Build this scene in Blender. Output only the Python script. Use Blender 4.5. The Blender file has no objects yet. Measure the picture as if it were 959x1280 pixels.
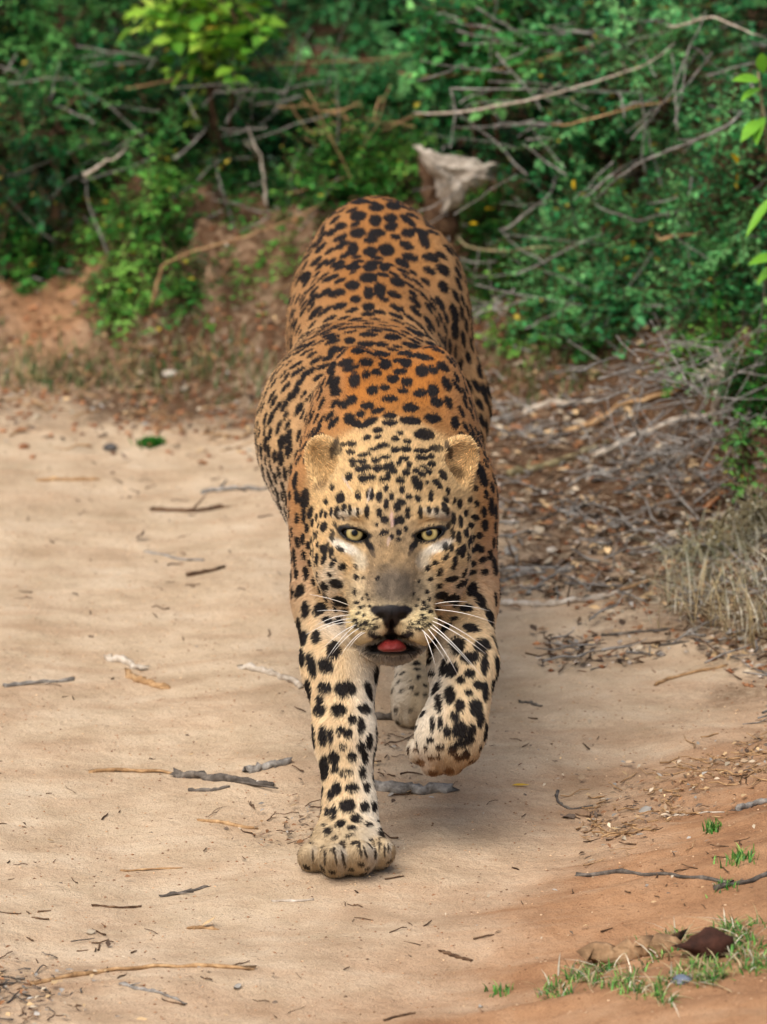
import bpy, bmesh, math, random
import numpy as np
from mathutils import Vector, Matrix

# ------------------------------------------------------------------ camera, sky, sun, exposure
scene = bpy.context.scene
PITCH = math.radians(14.6)
CAM = np.array([0.0, -7.01, 2.3])
FPX = 7315.0                       # focal length in photograph pixels (959 x 1280)
cam_data = bpy.data.cameras.new('camera')
cam_data.sensor_fit = 'VERTICAL'
cam_data.sensor_height = 36.0
cam_data.sensor_width = 27.0
cam_data.lens = FPX / 1280 * 36.0
cam_data.clip_start = 0.1
cam_data.clip_end = 500.0
cam_data.dof.use_dof = True
cam_data.dof.focus_distance = 7.43
cam_data.dof.aperture_fstop = 6.6
camera = bpy.data.objects.new('camera', cam_data)
scene.collection.objects.link(camera)
camera.location = CAM
camera.rotation_euler = (math.pi/2 - PITCH, 0, 0)
scene.camera = camera

SUN_ELEV, SUN_AZ = math.radians(57), math.radians(-146)   # azimuth measured from +Y towards +X
world = bpy.data.worlds.new('World'); scene.world = world
world.use_nodes = True
wn = world.node_tree.nodes; wl = world.node_tree.links
wn.clear()
w_out = wn.new('ShaderNodeOutputWorld'); w_bg = wn.new('ShaderNodeBackground')
w_sky = wn.new('ShaderNodeTexSky'); w_sky.sky_type = 'NISHITA'; w_sky.sun_disc = False
w_sky.sun_elevation = SUN_ELEV; w_sky.sun_rotation = SUN_AZ
w_sky.air_density = 1.0; w_sky.dust_density = 4.0; w_sky.ozone_density = 1.0
w_bg.inputs['Strength'].default_value = 0.095
wl.new(w_sky.outputs[0], w_bg.inputs[0]); wl.new(w_bg.outputs[0], w_out.inputs[0])
sun_data = bpy.data.lights.new('sun', 'SUN'); sun_data.energy = 2.5
sun_data.angle = math.radians(58); sun_data.color = (1.0, 0.96, 0.91)
sun = bpy.data.objects.new('sun', sun_data); scene.collection.objects.link(sun)
sd = Vector((math.sin(SUN_AZ)*math.cos(SUN_ELEV), math.cos(SUN_AZ)*math.cos(SUN_ELEV), math.sin(SUN_ELEV)))
sun.location = sd*20
sun.rotation_euler = sd.to_track_quat('Z', 'Y').to_euler()
scene.view_settings.view_transform = 'Standard'
scene.view_settings.look = 'None'
scene.view_settings.gamma = 1.0
scene.view_settings.exposure = 0.68
scene.view_settings.use_curve_mapping = False
scene.cycles.use_denoising = True
scene.cycles.max_bounces = 8
scene.cycles.diffuse_bounces = 4
scene.cycles.transparent_max_bounces = 8
scene.cycles.use_adaptive_sampling = True
scene.cycles.adaptive_threshold = 0.02
try:
    scene.cycles_curves.shape = 'RIBBONS'
    scene.cycles_curves.subdivisions = 2
except Exception:
    pass

# ------------------------------------------------------------------ shared helpers
rng = np.random.default_rng(7)
random.seed(7)
COL = scene.collection
FWD = np.array([0, math.cos(PITCH), -math.sin(PITCH)])
UPV = np.array([0, math.sin(PITCH), math.cos(PITCH)])
RGT = np.array([1.0, 0, 0])

def px_at(px, py, Y):
    """point seen at a photograph pixel, at depth Y of the ground plan"""
    r = FWD + (px-479.5)/FPX*RGT + (640-py)/FPX*UPV
    return CAM + r*((Y-CAM[1])/r[1])

def to_px(P):
    d = np.asarray(P, float)-CAM
    z = d@FWD
    return 479.5+FPX*(d@RGT)/z, 640-FPX*(d@UPV)/z

def sc_at(Y):
    """metres per photograph pixel at depth Y"""
    return ((Y-CAM[1])/math.cos(PITCH)*0.985)/FPX

def srgb(r, g, b):
    c = np.array([r, g, b])/255.0
    return tuple(np.where(c <= 0.04045, c/12.92, ((c+0.055)/1.055)**2.4))

_perm = np.random.default_rng(3).random((64, 64, 64)).astype(np.float32)
def vnoise(p):
    """smooth value noise in [0,1] at points p (n,3)"""
    p = np.asarray(p, np.float32)
    i = np.floor(p).astype(np.int32); f = p-i
    f = f*f*(3-2*f)
    i0 = i & 63; i1 = (i+1) & 63
    def c(a, b, d): return _perm[a, b, d]
    x0, y0, z0 = i0[..., 0], i0[..., 1], i0[..., 2]
    x1, y1, z1 = i1[..., 0], i1[..., 1], i1[..., 2]
    fx, fy, fz = f[..., 0], f[..., 1], f[..., 2]
    a = c(x0, y0, z0)*(1-fx)+c(x1, y0, z0)*fx
    b = c(x0, y1, z0)*(1-fx)+c(x1, y1, z0)*fx
    d = c(x0, y0, z1)*(1-fx)+c(x1, y0, z1)*fx
    e = c(x0, y1, z1)*(1-fx)+c(x1, y1, z1)*fx
    return (a*(1-fy)+b*fy)*(1-fz)+(d*(1-fy)+e*fy)*fz

def fbm(p, oct=4, gain=0.5):
    p = np.asarray(p, np.float32)
    s = 0; a = 1; t = 0
    for o in range(oct):
        s = s+a*vnoise(p*(2**o)+o*17.3); t += a; a *= gain
    return s/t

def tag(o, label=None, cat=None, group=None, kind=None):
    if label: o['label'] = label
    if cat: o['category'] = cat
    if group: o['group'] = group
    if kind: o['kind'] = kind
    return o

def empty(name, loc=(0, 0, 0)):
    o = bpy.data.objects.new(name, None); o.empty_display_size = 0.05
    COL.objects.link(o); o.location = loc
    return o

def mesh_obj(name, verts, faces, mat, parent=None, smooth=True, attrs=None):
    """one mesh object from numpy verts and a list or array of equal-length faces"""
    me = bpy.data.meshes.new(name)
    verts = np.asarray(verts, np.float32)
    if isinstance(faces, np.ndarray):
        n, k = faces.shape
        me.vertices.add(len(verts)); me.vertices.foreach_set('co', verts.ravel())
        me.loops.add(n*k); me.loops.foreach_set('vertex_index', faces.astype(np.int32).ravel())
        me.polygons.add(n)
        me.polygons.foreach_set('loop_start', np.arange(0, n*k, k, dtype=np.int32))
        me.update(calc_edges=True)
    else:
        me.from_pydata(verts.tolist(), [], faces)
    if smooth and len(me.polygons):
        me.polygons.foreach_set('use_smooth', np.ones(len(me.polygons), bool))
    for nm, val in (attrs or {}).items():
        val = np.asarray(val, np.float32)
        if val.ndim == 1:
            a = me.attributes.new(nm, 'FLOAT', 'POINT'); a.data.foreach_set('value', val)
        else:
            a = me.attributes.new(nm, 'FLOAT_COLOR', 'POINT')
            a.data.foreach_set('color', np.c_[val, np.ones(len(val), np.float32)].astype(np.float32).ravel())
    me.validate()
    if mat: me.materials.append(mat)
    o = bpy.data.objects.new(name, me); COL.objects.link(o)
    if parent: o.parent = parent
    return o

class NT:
    """small node-tree writer"""
    def __init__(s, name, rough=0.8, spec=0.2):
        s.m = bpy.data.materials.new(name); s.m.use_nodes = True
        s.n = s.m.node_tree.nodes; s.l = s.m.node_tree.links
        s.b = s.n['Principled BSDF']; s.out = s.n['Material Output']
        s.b.inputs['Roughness'].default_value = rough
        s.b.inputs['Specular IOR Level'].default_value = spec
    def add(s, t, **kw):
        n = s.n.new(t)
        for k, v in kw.items():
            setattr(n, k, v)
        return n
    def link(s, a, b): s.l.new(a, b)
    def noise(s, scale, detail=4, rough=0.55, vec=None, dist=0.0):
        n = s.n.new('ShaderNodeTexNoise'); n.inputs['Scale'].default_value = scale
        n.inputs['Detail'].default_value = detail; n.inputs['Roughness'].default_value = rough
        n.inputs['Distortion'].default_value = dist
        if vec: s.l.new(vec, n.inputs['Vector'])
        return n
    def ramp(s, fac, stops):
        r = s.n.new('ShaderNodeValToRGB'); e = r.color_ramp.elements
        while len(e) < len(stops): e.new(0.5)
        for k, (p, c) in enumerate(stops):
            e[k].position = p; e[k].color = (*c[:3], 1)
        s.l.new(fac, r.inputs[0]); return r
    def mix(s, fac, a, b, blend='MIX'):
        m = s.n.new('ShaderNodeMix'); m.data_type = 'RGBA'; m.blend_type = blend
        for sock, v in ((m.inputs[0], fac), (m.inputs[6], a), (m.inputs[7], b)):
            if hasattr(v, 'is_linked') or hasattr(v, 'links'): s.l.new(v, sock)
            elif isinstance(v, (int, float)): sock.default_value = v
            else: sock.default_value = (*v[:3], 1)
        return m.outputs[2]
    def bump(s, h, strength=0.5, dist=0.01):
        b = s.n.new('ShaderNodeBump'); b.inputs['Strength'].default_value = strength
        b.inputs['Distance'].default_value = dist
        s.l.new(h, b.inputs['Height']); s.l.new(b.outputs[0], s.b.inputs['Normal'])

def attr_mat(name, attr, rough=0.85, spec=0.15, noise=None, trans=0.0):
    """colour read from a mesh or curve attribute that the builder fills"""
    t = NT(name, rough, spec)
    a = t.add('ShaderNodeAttribute'); a.attribute_name = attr
    t.link(a.outputs['Color'], t.b.inputs['Base Color'])
    return t.m

def axis(lo, hi, flo, fhi, fine, coarse):
    out = [flo]
    while out[-1] < fhi: out.append(out[-1]+fine)
    st = fine
    while out[-1] < hi: st = min(coarse, st*1.12); out.append(out[-1]+st)
    left = []; st = fine; x = flo
    while x > lo: st = min(coarse, st*1.12); x -= st; left.append(x)
    return np.array(left[::-1]+out)

def tube(pts, radii, seg=6, cap=True):
    pts = np.asarray(pts, float); n = len(pts)
    T = np.gradient(pts, axis=0); T /= np.linalg.norm(T, axis=1, keepdims=True)+1e-12
    ref = np.array([0, 0, 1.0]) if abs(T[0, 2]) < 0.9 else np.array([1.0, 0, 0])
    V = []; 
    U = np.cross(T[0], ref); U /= np.linalg.norm(U)
    for i in range(n):
        U = U-T[i]*(U@T[i]); U /= np.linalg.norm(U)+1e-12
        Wv = np.cross(T[i], U)
        a = np.arange(seg)/seg*2*math.pi
        V.append(pts[i]+radii[i]*(np.cos(a)[:, None]*U+np.sin(a)[:, None]*Wv))
    V = np.concatenate(V); F = []
    for i in range(n-1):
        for j in range(seg):
            F.append((i*seg+j, i*seg+(j+1) % seg, (i+1)*seg+(j+1) % seg, (i+1)*seg+j))
    if cap:
        F.append(tuple(range(seg))[::-1]); F.append(tuple(range((n-1)*seg, n*seg)))
    return V, F
# ------------------------------------------------------------------ the ground: sandy track, litter verge and earth bank as one sheet
def sstep(a, b, x):
    t = np.clip((x-a)/(b-a), 0, 1); return t*t*(3-2*t)
TOE_X = np.array([-40, -6, -2, -0.7, -0.3, 0.0, 0.15, 0.32, 0.5, 0.8, 1.2, 2.5, 6, 40.0])
TOE_Y = np.array([4.5, 3.6, 2.9, 2.62, 2.48, 2.35, 2.22, 2.02, 1.72, 1.15, 0.4, -1.5, -5, -30.0])
def toe(X): return np.interp(X, TOE_X, TOE_Y)
def bank_t(X, Y):
    """distance behind the foot of the bank, roughly"""
    return (Y-toe(X))*(1-0.25*sstep(-0.1, 0.4, X))
def height(X, Y):
    X = np.asarray(X, float); Y = np.asarray(Y, float)
    p = np.stack([X, Y, np.zeros_like(X)], -1)
    t = bank_t(X, Y)+(fbm(p*3.1+4, 3)-0.5)*0.25
    n1 = fbm(p*1.7, 3)-0.5; n2 = fbm(p*7+3, 3)-0.5; n3 = fbm(p*26+8, 3)-0.5; n4 = fbm(p*90, 2)-0.5
    z = n1*0.03+n2*0.018+n3*0.0052+n4*0.0020
    z += sstep(-0.9, 0.0, t)*0.05*(0.5+0.5*sstep(-0.2, 0.25, X))
    z += sstep(-0.02, 0.42, t)*(0.27-0.13*sstep(0.0, 0.3, X)+0.10*n2+0.06*n3)+np.clip(t-0.4, 0, 12)*0.07
    z += sstep(0.0, 0.3, t)*(n2*0.10+n3*0.03)
    z += 0.075*sstep(0.08, 0.62, X-0.25*(Y+0.2))*sstep(1.5, -0.1, Y)             # shoulder of the track
    z += 0.018*np.exp(-((Y+0.28-0.35*X)/0.10)**2)*sstep(-0.3, 0.1, X)          # low ridge in front
    # eroded streaks on the red shoulder
    st = fbm(np.stack([X*6-Y*2, Y*26+X*5, np.zeros_like(X)], -1)+11, 4)-0.5
    z += st*0.022*sstep(0.0, 0.3, X-0.25*(Y+0.2))*sstep(1.2, 0.2, Y)
    z -= 0.012*np.exp(-((X+0.38)/0.16)**2)
    # flat where the standing paws are
    f = np.exp(-(((X+0.045)/0.10)**2+((Y-0.03)/0.10)**2))+np.exp(-(((X-0.045)/0.08)**2+((Y-0.68)/0.10)**2))+np.exp(-(((X+0.065)/0.08)**2+((Y-1.2)/0.10)**2))
    return z*(1-np.clip(f, 0, 1))
gx = axis(-60, 60, -0.72, 0.78, 0.0062, 6.0)
gy = axis(-60, 90, -0.72, 3.2, 0.0085, 6.0)
GX, GY = np.meshgrid(gx, gy, indexing='ij')
GZ = height(GX, GY)
gv = np.stack([GX, GY, GZ], -1).reshape(-1, 3)
ny = len(gy); ii, jj = np.meshgrid(np.arange(len(gx)-1), np.arange(ny-1), indexing='ij')
q = (ii*ny+jj).ravel()
gf = np.stack([q, q+ny, q+ny+1, q+1], 1)
gp = gv*np.array([1, 1, 0])
tt_ = bank_t(gv[:, 0], gv[:, 1])
red = np.clip(sstep(-0.1, 0.25, tt_)*0.55+sstep(-0.05, 0.5, gv[:, 0]-0.35*gv[:, 1])*sstep(1.3, -0.3, gv[:, 1])*0.85+(fbm(gp*2.6+1, 4)-0.5)*0.9+sstep(0.15, -0.5, gv[:, 1])*0.28, 0, 1)
dirt_shade = np.clip(sstep(-1.05, -0.25, tt_)*sstep(-0.05, 0.25, gv[:, 0])*1.0+sstep(-0.45, 0.05, tt_)*1.05+(fbm(gp*9+2, 3)-0.5)*1.1, 0, 1)  # dark litter earth, with the shade on the bank darkened into its colour
bare_red = np.exp(-(((gv[:, 0]+0.56)/0.11)**2+((gv[:, 1]-2.72)/0.22)**2))
red = np.clip(red+bare_red*0.9, 0, 1); dirt_shade = np.clip(dirt_shade-bare_red*0.55, 0, 1)
def ground_mat():
    t = NT('earth', 0.95, 0.08)
    tc = t.add('ShaderNodeTexCoord'); v = tc.outputs['Object']
    ra_ = t.add('ShaderNodeAttribute'); ra_.attribute_name = 'red'
    da = t.add('ShaderNodeAttribute'); da.attribute_name = 'dirt_shade'
    n1 = t.noise(9, 6, 0.6, v); n2 = t.noise(70, 5, 0.65, v); n3 = t.noise(420, 3, 0.7, v)
    sand = t.ramp(n1.outputs[0], [(0.25, srgb(174, 150, 120)), (0.55, srgb(200, 177, 148)), (0.8, srgb(212, 193, 166))])
    redc = t.ramp(n1.outputs[0], [(0.25, srgb(130, 92, 64)), (0.55, srgb(166, 126, 92)), (0.8, srgb(186, 150, 116))])
    drt = t.ramp(n2.outputs[0], [(0.3, srgb(52, 38, 28)), (0.7, srgb(104, 76, 54))])
    # streaky patches of redder earth
    mp = t.add('ShaderNodeMapping'); mp.inputs['Scale'].default_value = (5, 16, 8); mp.inputs['Rotation'].default_value = (0, 0, 0.25); t.link(v, mp.inputs['Vector'])
    ns = t.noise(1.0, 5, 0.6, mp.outputs[0], 0.6)
    add = t.add('ShaderNodeMath', operation='MULTIPLY_ADD'); t.link(ns.outputs[0], add.inputs[0]); add.inputs[1].default_value = 1.1; t.link(ra_.outputs['Fac'], add.inputs[2])
    sub = t.add('ShaderNodeMapRange'); t.link(add.outputs[0], sub.inputs[0]); sub.inputs[1].default_value = 0.45; sub.inputs[2].default_value = 1.35
    c = t.mix(sub.outputs[0], sand.outputs[0], redc.outputs[0])
    dm = t.add('ShaderNodeMath', operation='MULTIPLY'); t.link(da.outputs['Fac'], dm.inputs[0]); t.link(n2.outputs[0], dm.inputs[1])
    dr = t.add('ShaderNodeMapRange'); t.link(dm.outputs[0], dr.inputs[0]); dr.inputs[1].default_value = 0.18; dr.inputs[2].default_value = 0.52
    c = t.mix(dr.outputs[0], c, drt.outputs[0])
    gr = t.ramp(n3.outputs[0], [(0.28, (0.55, 0.5, 0.46)), (0.5, (1, 1, 1)), (0.75, (1.12, 1.1, 1.08))])
    c = t.mix(0.75, c, gr.outputs[0], 'MULTIPLY')
    t.link(c, t.b.inputs['Base Color'])
    h = t.add('ShaderNodeMath', operation='MULTIPLY_ADD'); t.link(n3.outputs[0], h.inputs[0]); h.inputs[1].default_value = 0.4; t.link(n2.outputs[0], h.inputs[2])
    t.bump(h.outputs[0], 0.95, 0.007)
    return t.m
ground = mesh_obj('ground', gv, gf, ground_mat(), None, True, dict(red=red, dirt_shade=dirt_shade))
tag(ground, 'pale sandy track with reddish earth verge and low earth bank behind', 'ground', kind='structure')

_ys = np.arange(-1.2, 8.0, 0.004)
def ground_px(px, py):
    """where the sight line of a photograph pixel first meets the ground"""
    r = FWD+(px-479.5)/FPX*RGT+(640-py)/FPX*UPV
    t = (_ys-CAM[1])/r[1]
    P = CAM+r*t[:, None]
    k = np.argmax(P[:, 2] < height(P[:, 0], P[:, 1]))
    return P[k]
def hz(x, y): return float(height(np.array([x]), np.array([y]))[0])
# ------------------------------------------------------------------ the leopard
# The body is one implicit surface: round cones and ellipsoids blended together, polygonised with surface nets.
# Work frame in metres, origin between the eyes: a = right, b = up the face, c = out of the face.
HEAD_O = px_at(490, 668, 0.115)
MM = 0.001006
BASIS = np.stack([RGT, UPV, -FWD])                     # rows a, b, c
def w2l(P): return (np.asarray(P, float)-HEAD_O)@BASIS.T
def l2w(L): return np.asarray(L, float)@BASIS+HEAD_O
prims = []
def P3(px, py, Y): return w2l(px_at(px, py, Y))
def cone(g, p0, r0, p1, r1, k=0.03, sub=False):
    prims.append(dict(t='c', g=g, p=np.array([p0, p1], float), r=(r0, r1), k=k, sub=sub))
def ell(g, c, r, k=0.03, R=None, sub=False):
    prims.append(dict(t='e', g=g, p=np.array([c], float), r=np.array(r, float), k=k, R=np.eye(3) if R is None else R, sub=sub))
def rotx(d): d = math.radians(d); return np.array([[1, 0, 0], [0, math.cos(d), -math.sin(d)], [0, math.sin(d), math.cos(d)]])
def roty(d): d = math.radians(d); return np.array([[math.cos(d), 0, math.sin(d)], [0, 1, 0], [-math.sin(d), 0, math.cos(d)]])
def rotz(d): d = math.radians(d); return np.array([[math.cos(d), -math.sin(d), 0], [math.sin(d), math.cos(d), 0], [0, 0, 1]])
BODYR = BASIS@np.eye(3)          # world axes expressed in the work frame (columns)
def wz(px, z, Y):
    """point at column px, height z and depth Y"""
    X = (px-479.5)*((Y-CAM[1])*math.cos(PITCH)+(CAM[2]-z)*math.sin(PITCH))/FPX
    return w2l([X, Y, z])
WB = BASIS.copy()                # R for an ellipsoid with axes on the world axes: local = R^T (p-c) -> world axes
def well(g, px, z, Y, r, k=0.05, tilt=0, yaw=0):
    R = BASIS@rotz(yaw)@rotx(tilt)
    ell(g, wz(px, z, Y), r, k, R)

# trunk
well('back', 470, 0.502, 1.16, (0.106, 0.17, 0.128), 0.05, tilt=4)          # rump
well('back', 461, 0.468, 0.96, (0.112, 0.22, 0.116), 0.07)                  # loin
well('flank', 458, 0.412, 0.66, (0.150, 0.27, 0.143), 0.05)                 # ribs and belly
well('shoulder', 492, 0.400, 0.38, (0.112, 0.19, 0.158), 0.05)              # chest
well('shoulder', 444, 0.456, 0.41, (0.053, 0.125, 0.130), 0.028, tilt=-14)   # shoulder blades
well('shoulder', 541, 0.456, 0.41, (0.053, 0.125, 0.130), 0.028, tilt=-14)
cone('neck', wz(492, 0.470, 0.46), 0.088, wz(490, 0.430, 0.27), 0.098, 0.05)
cone('neck', wz(490, 0.40, 0.34), 0.108, wz(490, 0.36, 0.25), 0.098, 0.05)
well('belly', 470, 0.33, 0.55, (0.10, 0.30, 0.09), 0.05)
# hind leg on the photograph's right: reaching forward
well('thigh', 538, 0.405, 1.07, (0.060, 0.135, 0.185), 0.05, tilt=-10)
cone('thigh', wz(548, 0.36, 1.02), 0.075, wz(545, 0.29, 0.86), 0.055, 0.04)
cone('leg', wz(545, 0.29, 0.86), 0.050, wz(530, 0.14, 0.92), 0.030, 0.03)
cone('leg', wz(530, 0.14, 0.92), 0.030, wz(522, 0.055, 0.74), 0.030, 0.02)
ell('paw', wz(521, 0.036, 0.69), (0.036, 0.036, 0.05), 0.02, BASIS@np.eye(3)[:, [0, 2, 1]])
for i, dx in enumerate((-19, -7, 7, 19)):
    ell('paw', wz(521+dx, 0.022, 0.645+abs(dx)*0.0007), (0.0145, 0.025, 0.021), 0.008, BASIS)
# other hind leg: pushed back
well('thigh', 412, 0.385, 1.10, (0.052, 0.125, 0.160), 0.05, tilt=8)
cone('thigh', wz(402, 0.33, 1.12), 0.070, wz(408, 0.26, 1.10), 0.055, 0.04)
cone('leg', wz(408, 0.26, 1.10), 0.048, wz(414, 0.16, 1.30), 0.030, 0.03)
cone('leg', wz(414, 0.16, 1.30), 0.030, wz(420, 0.05, 1.23), 0.028, 0.02)
ell('paw', wz(420, 0.034, 1.19), (0.038, 0.055, 0.034), 0.02, BASIS)
# tail hanging behind
tl = [(470, 0.55, 1.30, .036), (474, 0.46, 1.40, .031), (478, 0.34, 1.45, .027), (480, 0.22, 1.47, .025), (478, 0.13, 1.52, .024), (472, 0.10, 1.60, .022)]
for q in range(len(tl)-1):
    cone('tail', wz(*tl[q][:3]), tl[q][3], wz(*tl[q+1][:3]), tl[q+1][3], 0.02)
# standing foreleg (photograph's left)
cone('shoulder', P3(428, 620, 0.30), 0.060, P3(424, 745, 0.27), 0.054, 0.05)
cone('leg', P3(420, 745, 0.27), 0.050, P3(425, 830, 0.18), 0.046, 0.03)
cone('leg', P3(425, 830, 0.18), 0.044, P3(431, 920, 0.12), 0.036, 0.02)
cone('leg', P3(431, 920, 0.12), 0.035, P3(437, 1010, 0.085), 0.0295, 0.02)
cone('leg', P3(437, 1010, 0.085), 0.030, P3(436, 1046, 0.06), 0.036, 0.02)
def paw_at(px, Y, toes, zc=0.0):
    pass
ell('paw', P3(434, 1055, 0.050), (0.046, 0.032, 0.050), 0.02)
for tx, ty, tY, rx, ry, rz, tw in ((392, 1074, 0.030, .0185, .0180, .036, 14), (419, 1077, -0.006, .0200, .0190, .046, 5), (449, 1074, 0.000, .0200, .0195, .046, -5), (475, 1068, 0.028, .0180, .0180, .036, -14)):
    ell('paw', P3(tx, ty, tY), (rx, ry, rz), 0.012, rotx(-20)@roty(-tw))
# lifted foreleg (photograph's right)
cone('shoulder', P3(558, 630, 0.30), 0.058, P3(570, 740, 0.26), 0.050, 0.05)
cone('leg', P3(571, 740, 0.26), 0.046, P3(579, 830, 0.17), 0.040, 0.03)
cone('leg', P3(580, 830, 0.17), 0.040, P3(572, 900, 0.10), 0.036, 0.02)
ell('paw', P3(560, 922, 0.10), (0.043, 0.040, 0.036), 0.025, rotz(-20))
for tx, ty, tY in ((524, 938, 0.125), (542, 953, 0.105), (564, 952, 0.10), (584, 938, 0.115)):
    ell('paw', P3(tx, ty, tY), (.0165, .0175, .026), 0.006)

# head, in millimetres of the work frame
def M(a, b, c): return np.array([a, b, c])*MM
def mell(g, c, r, k=12, R=None, sub=False): ell(g, M(*c), np.array(r)*MM, k*MM, R, sub)
mell('head', (0, 28, -88), (84, 86, 78), 30, rotx(18))                   # cranium
mell('head', (0, -40, -100), (84, 88, 70), 30)                             # jaw and throat
for s in (-1, 1):
    mell('cheek', (s*62, -30, -62), (34, 52, 46), 26)                      # cheeks
    mell('head', (s*42, 25, -22), (31, 12, 24), 15, rotz(s*14))             # brow ridges
    mell('head', (s*50, -30, -26), (26, 22, 26), 18, rotz(-s*18))          # cheek bones
cone('bridge', M(0, 20, -24), 32*MM, M(0, -78, 24), 25*MM, 18*MM)          # nose bridge
for s in (-1, 1):
    cone('bridge', M(s*12, -5, -14), 20*MM, M(s*14, -80, 18), 18*MM, 16*MM)
    cone('side', M(s*40, -36, -40), 24*MM, M(s*29, -92, -6), 24*MM, 24*MM)
    mell('muzzle', (s*28, -113, 12), (29, 29, 34), 8, rotz(s*16))          # whisker pads
mell('muzzle', (0, -96, 34), (26, 18, 20), 12)                             # nose
mell('chin', (0, -147, -12), (25, 12, 26), 9)                              # chin
mell('chin', (0, -136, -44), (42, 24, 40), 18)
mell('mouth', (0, -133, 24), (20, 9.5, 40), 5, None, True)                 # open mouth
for s in (-1, 1):
    mell('mouth', (s*24, -139, 10), (20, 8.5, 34), 4, rotz(s*-24), True)
mell('muzzle', (0, -121, 46), (2.4, 16, 18), 4, None, True)               # split lip
for s in (-1, 1):
    mell('muzzle', (s*14, -104, 55), (7, 4, 9), 3, rotz(s*-28), True)      # nostrils
EYE = [M(s*47.5, 1.0, -21.0) for s in (-1, 1)]
for s, e in zip((-1, 1), EYE):
    ell('lid', e, np.array((22, 20, 20))*MM, 7*MM)                         # lids round the eyeball
EYE_R = 17.0*MM
for s in (-1, 1):
    # ears: cupped, turned a little outwards
    Re = rotz(-s*26)@roty(s*24)@rotx(-6)
    mell('ear', (s*80, 87, -96), (28, 39, 16), 10, Re)
for s in (-1, 1):
    Re = rotz(-s*26)@roty(s*24)@rotx(-6)
    ell('earin', M(s*80, 87, -96)+Re@(np.array([0, 1, 13])*MM), np.array((23.5, 34, 16))*MM, 4*MM, Re, True)

def prim_sd(p, X):
    if p['t'] == 'c':
        a, b = p['p']; r1, r2 = p['r']
        ba = b-a; pa = X-a
        h = np.clip((pa@ba)/(ba@ba), 0, 1)
        d = pa-h[..., None]*ba
        return np.sqrt((d*d).sum(-1))-(r1+(r2-r1)*h)
    q = (X-p['p'][0])@p['R']
    k0 = np.sqrt(((q/p['r'])**2).sum(-1)); k1 = np.sqrt(((q/p['r']**2)**2).sum(-1))+1e-9
    return k0*(k0-1)/k1

def almond(X, e, s):
    """signed distance in mm from the outline of the eye opening"""
    u = (X[..., 0]-e[0])/MM*s; v = (X[..., 1]-e[1])/MM
    v2 = v-u*0.22                                            # outer corner lifted
    return np.maximum(np.hypot(u+1.5, v2+30.0)-35.0, np.hypot(u, v2-14.0)-22.4)

def build_surface():
    allp = np.concatenate([p['p'] for p in prims]); mr = 0.2
    lo = allp.min(0)-mr; hi = allp.max(0)+mr
    A = axis(-0.26, 0.26, -0.118, 0.118, 0.0022, 0.0065)
    B = axis(-0.50, 0.56, -0.175, 0.135, 0.0022, 0.0065)
    C = axis(-1.75, 0.20, -0.125, 0.066, 0.0022, 0.0075)
    V = np.full((len(A), len(B), len(C)), 0.08, np.float32)
    order = [p for p in prims if not p['sub']]+[p for p in prims if p['sub']]
    for p in order:
        rr = max(p['r']); m = p['k']+0.022
        l = p['p'].min(0)-rr-m; h = p['p'].max(0)+rr+m
        i0, i1 = np.searchsorted(A, [l[0], h[0]]); j0, j1 = np.searchsorted(B, [l[1], h[1]]); k0, k1 = np.searchsorted(C, [l[2], h[2]])
        if i1 <= i0 or j1 <= j0 or k1 <= k0: continue
        X = np.stack(np.meshgrid(A[i0:i1], B[j0:j1], C[k0:k1], indexing='ij'), -1).astype(np.float32)
        d = prim_sd(p, X).astype(np.float32)
        o = V[i0:i1, j0:j1, k0:k1]; k = p['k']
        if p['sub']:
            hh = np.maximum(k-np.abs(o+d), 0)/k
            V[i0:i1, j0:j1, k0:k1] = np.maximum(o, -d)+hh*hh*k*0.25
        else:
            hh = np.maximum(k-np.abs(o-d), 0)/k
            V[i0:i1, j0:j1, k0:k1] = np.minimum(o, d)-hh*hh*k*0.25
    # almond eye openings in the lids
    for s, e in zip((-1, 1), EYE):
        i0, i1 = np.searchsorted(A, [e[0]-.03, e[0]+.03]); j0, j1 = np.searchsorted(B, [e[1]-.03, e[1]+.03]); k0, k1 = np.searchsorted(C, [e[2], e[2]+.05])
        X = np.stack(np.meshgrid(A[i0:i1], B[j0:j1], C[k0:k1], indexing='ij'), -1)
        d = np.maximum(almond(X, e, s)*MM, (e[2]+4*MM)-X[..., 2])
        o = V[i0:i1, j0:j1, k0:k1]
        V[i0:i1, j0:j1, k0:k1] = np.maximum(o, -d)
    return surface_nets(V, A, B, C)

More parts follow.
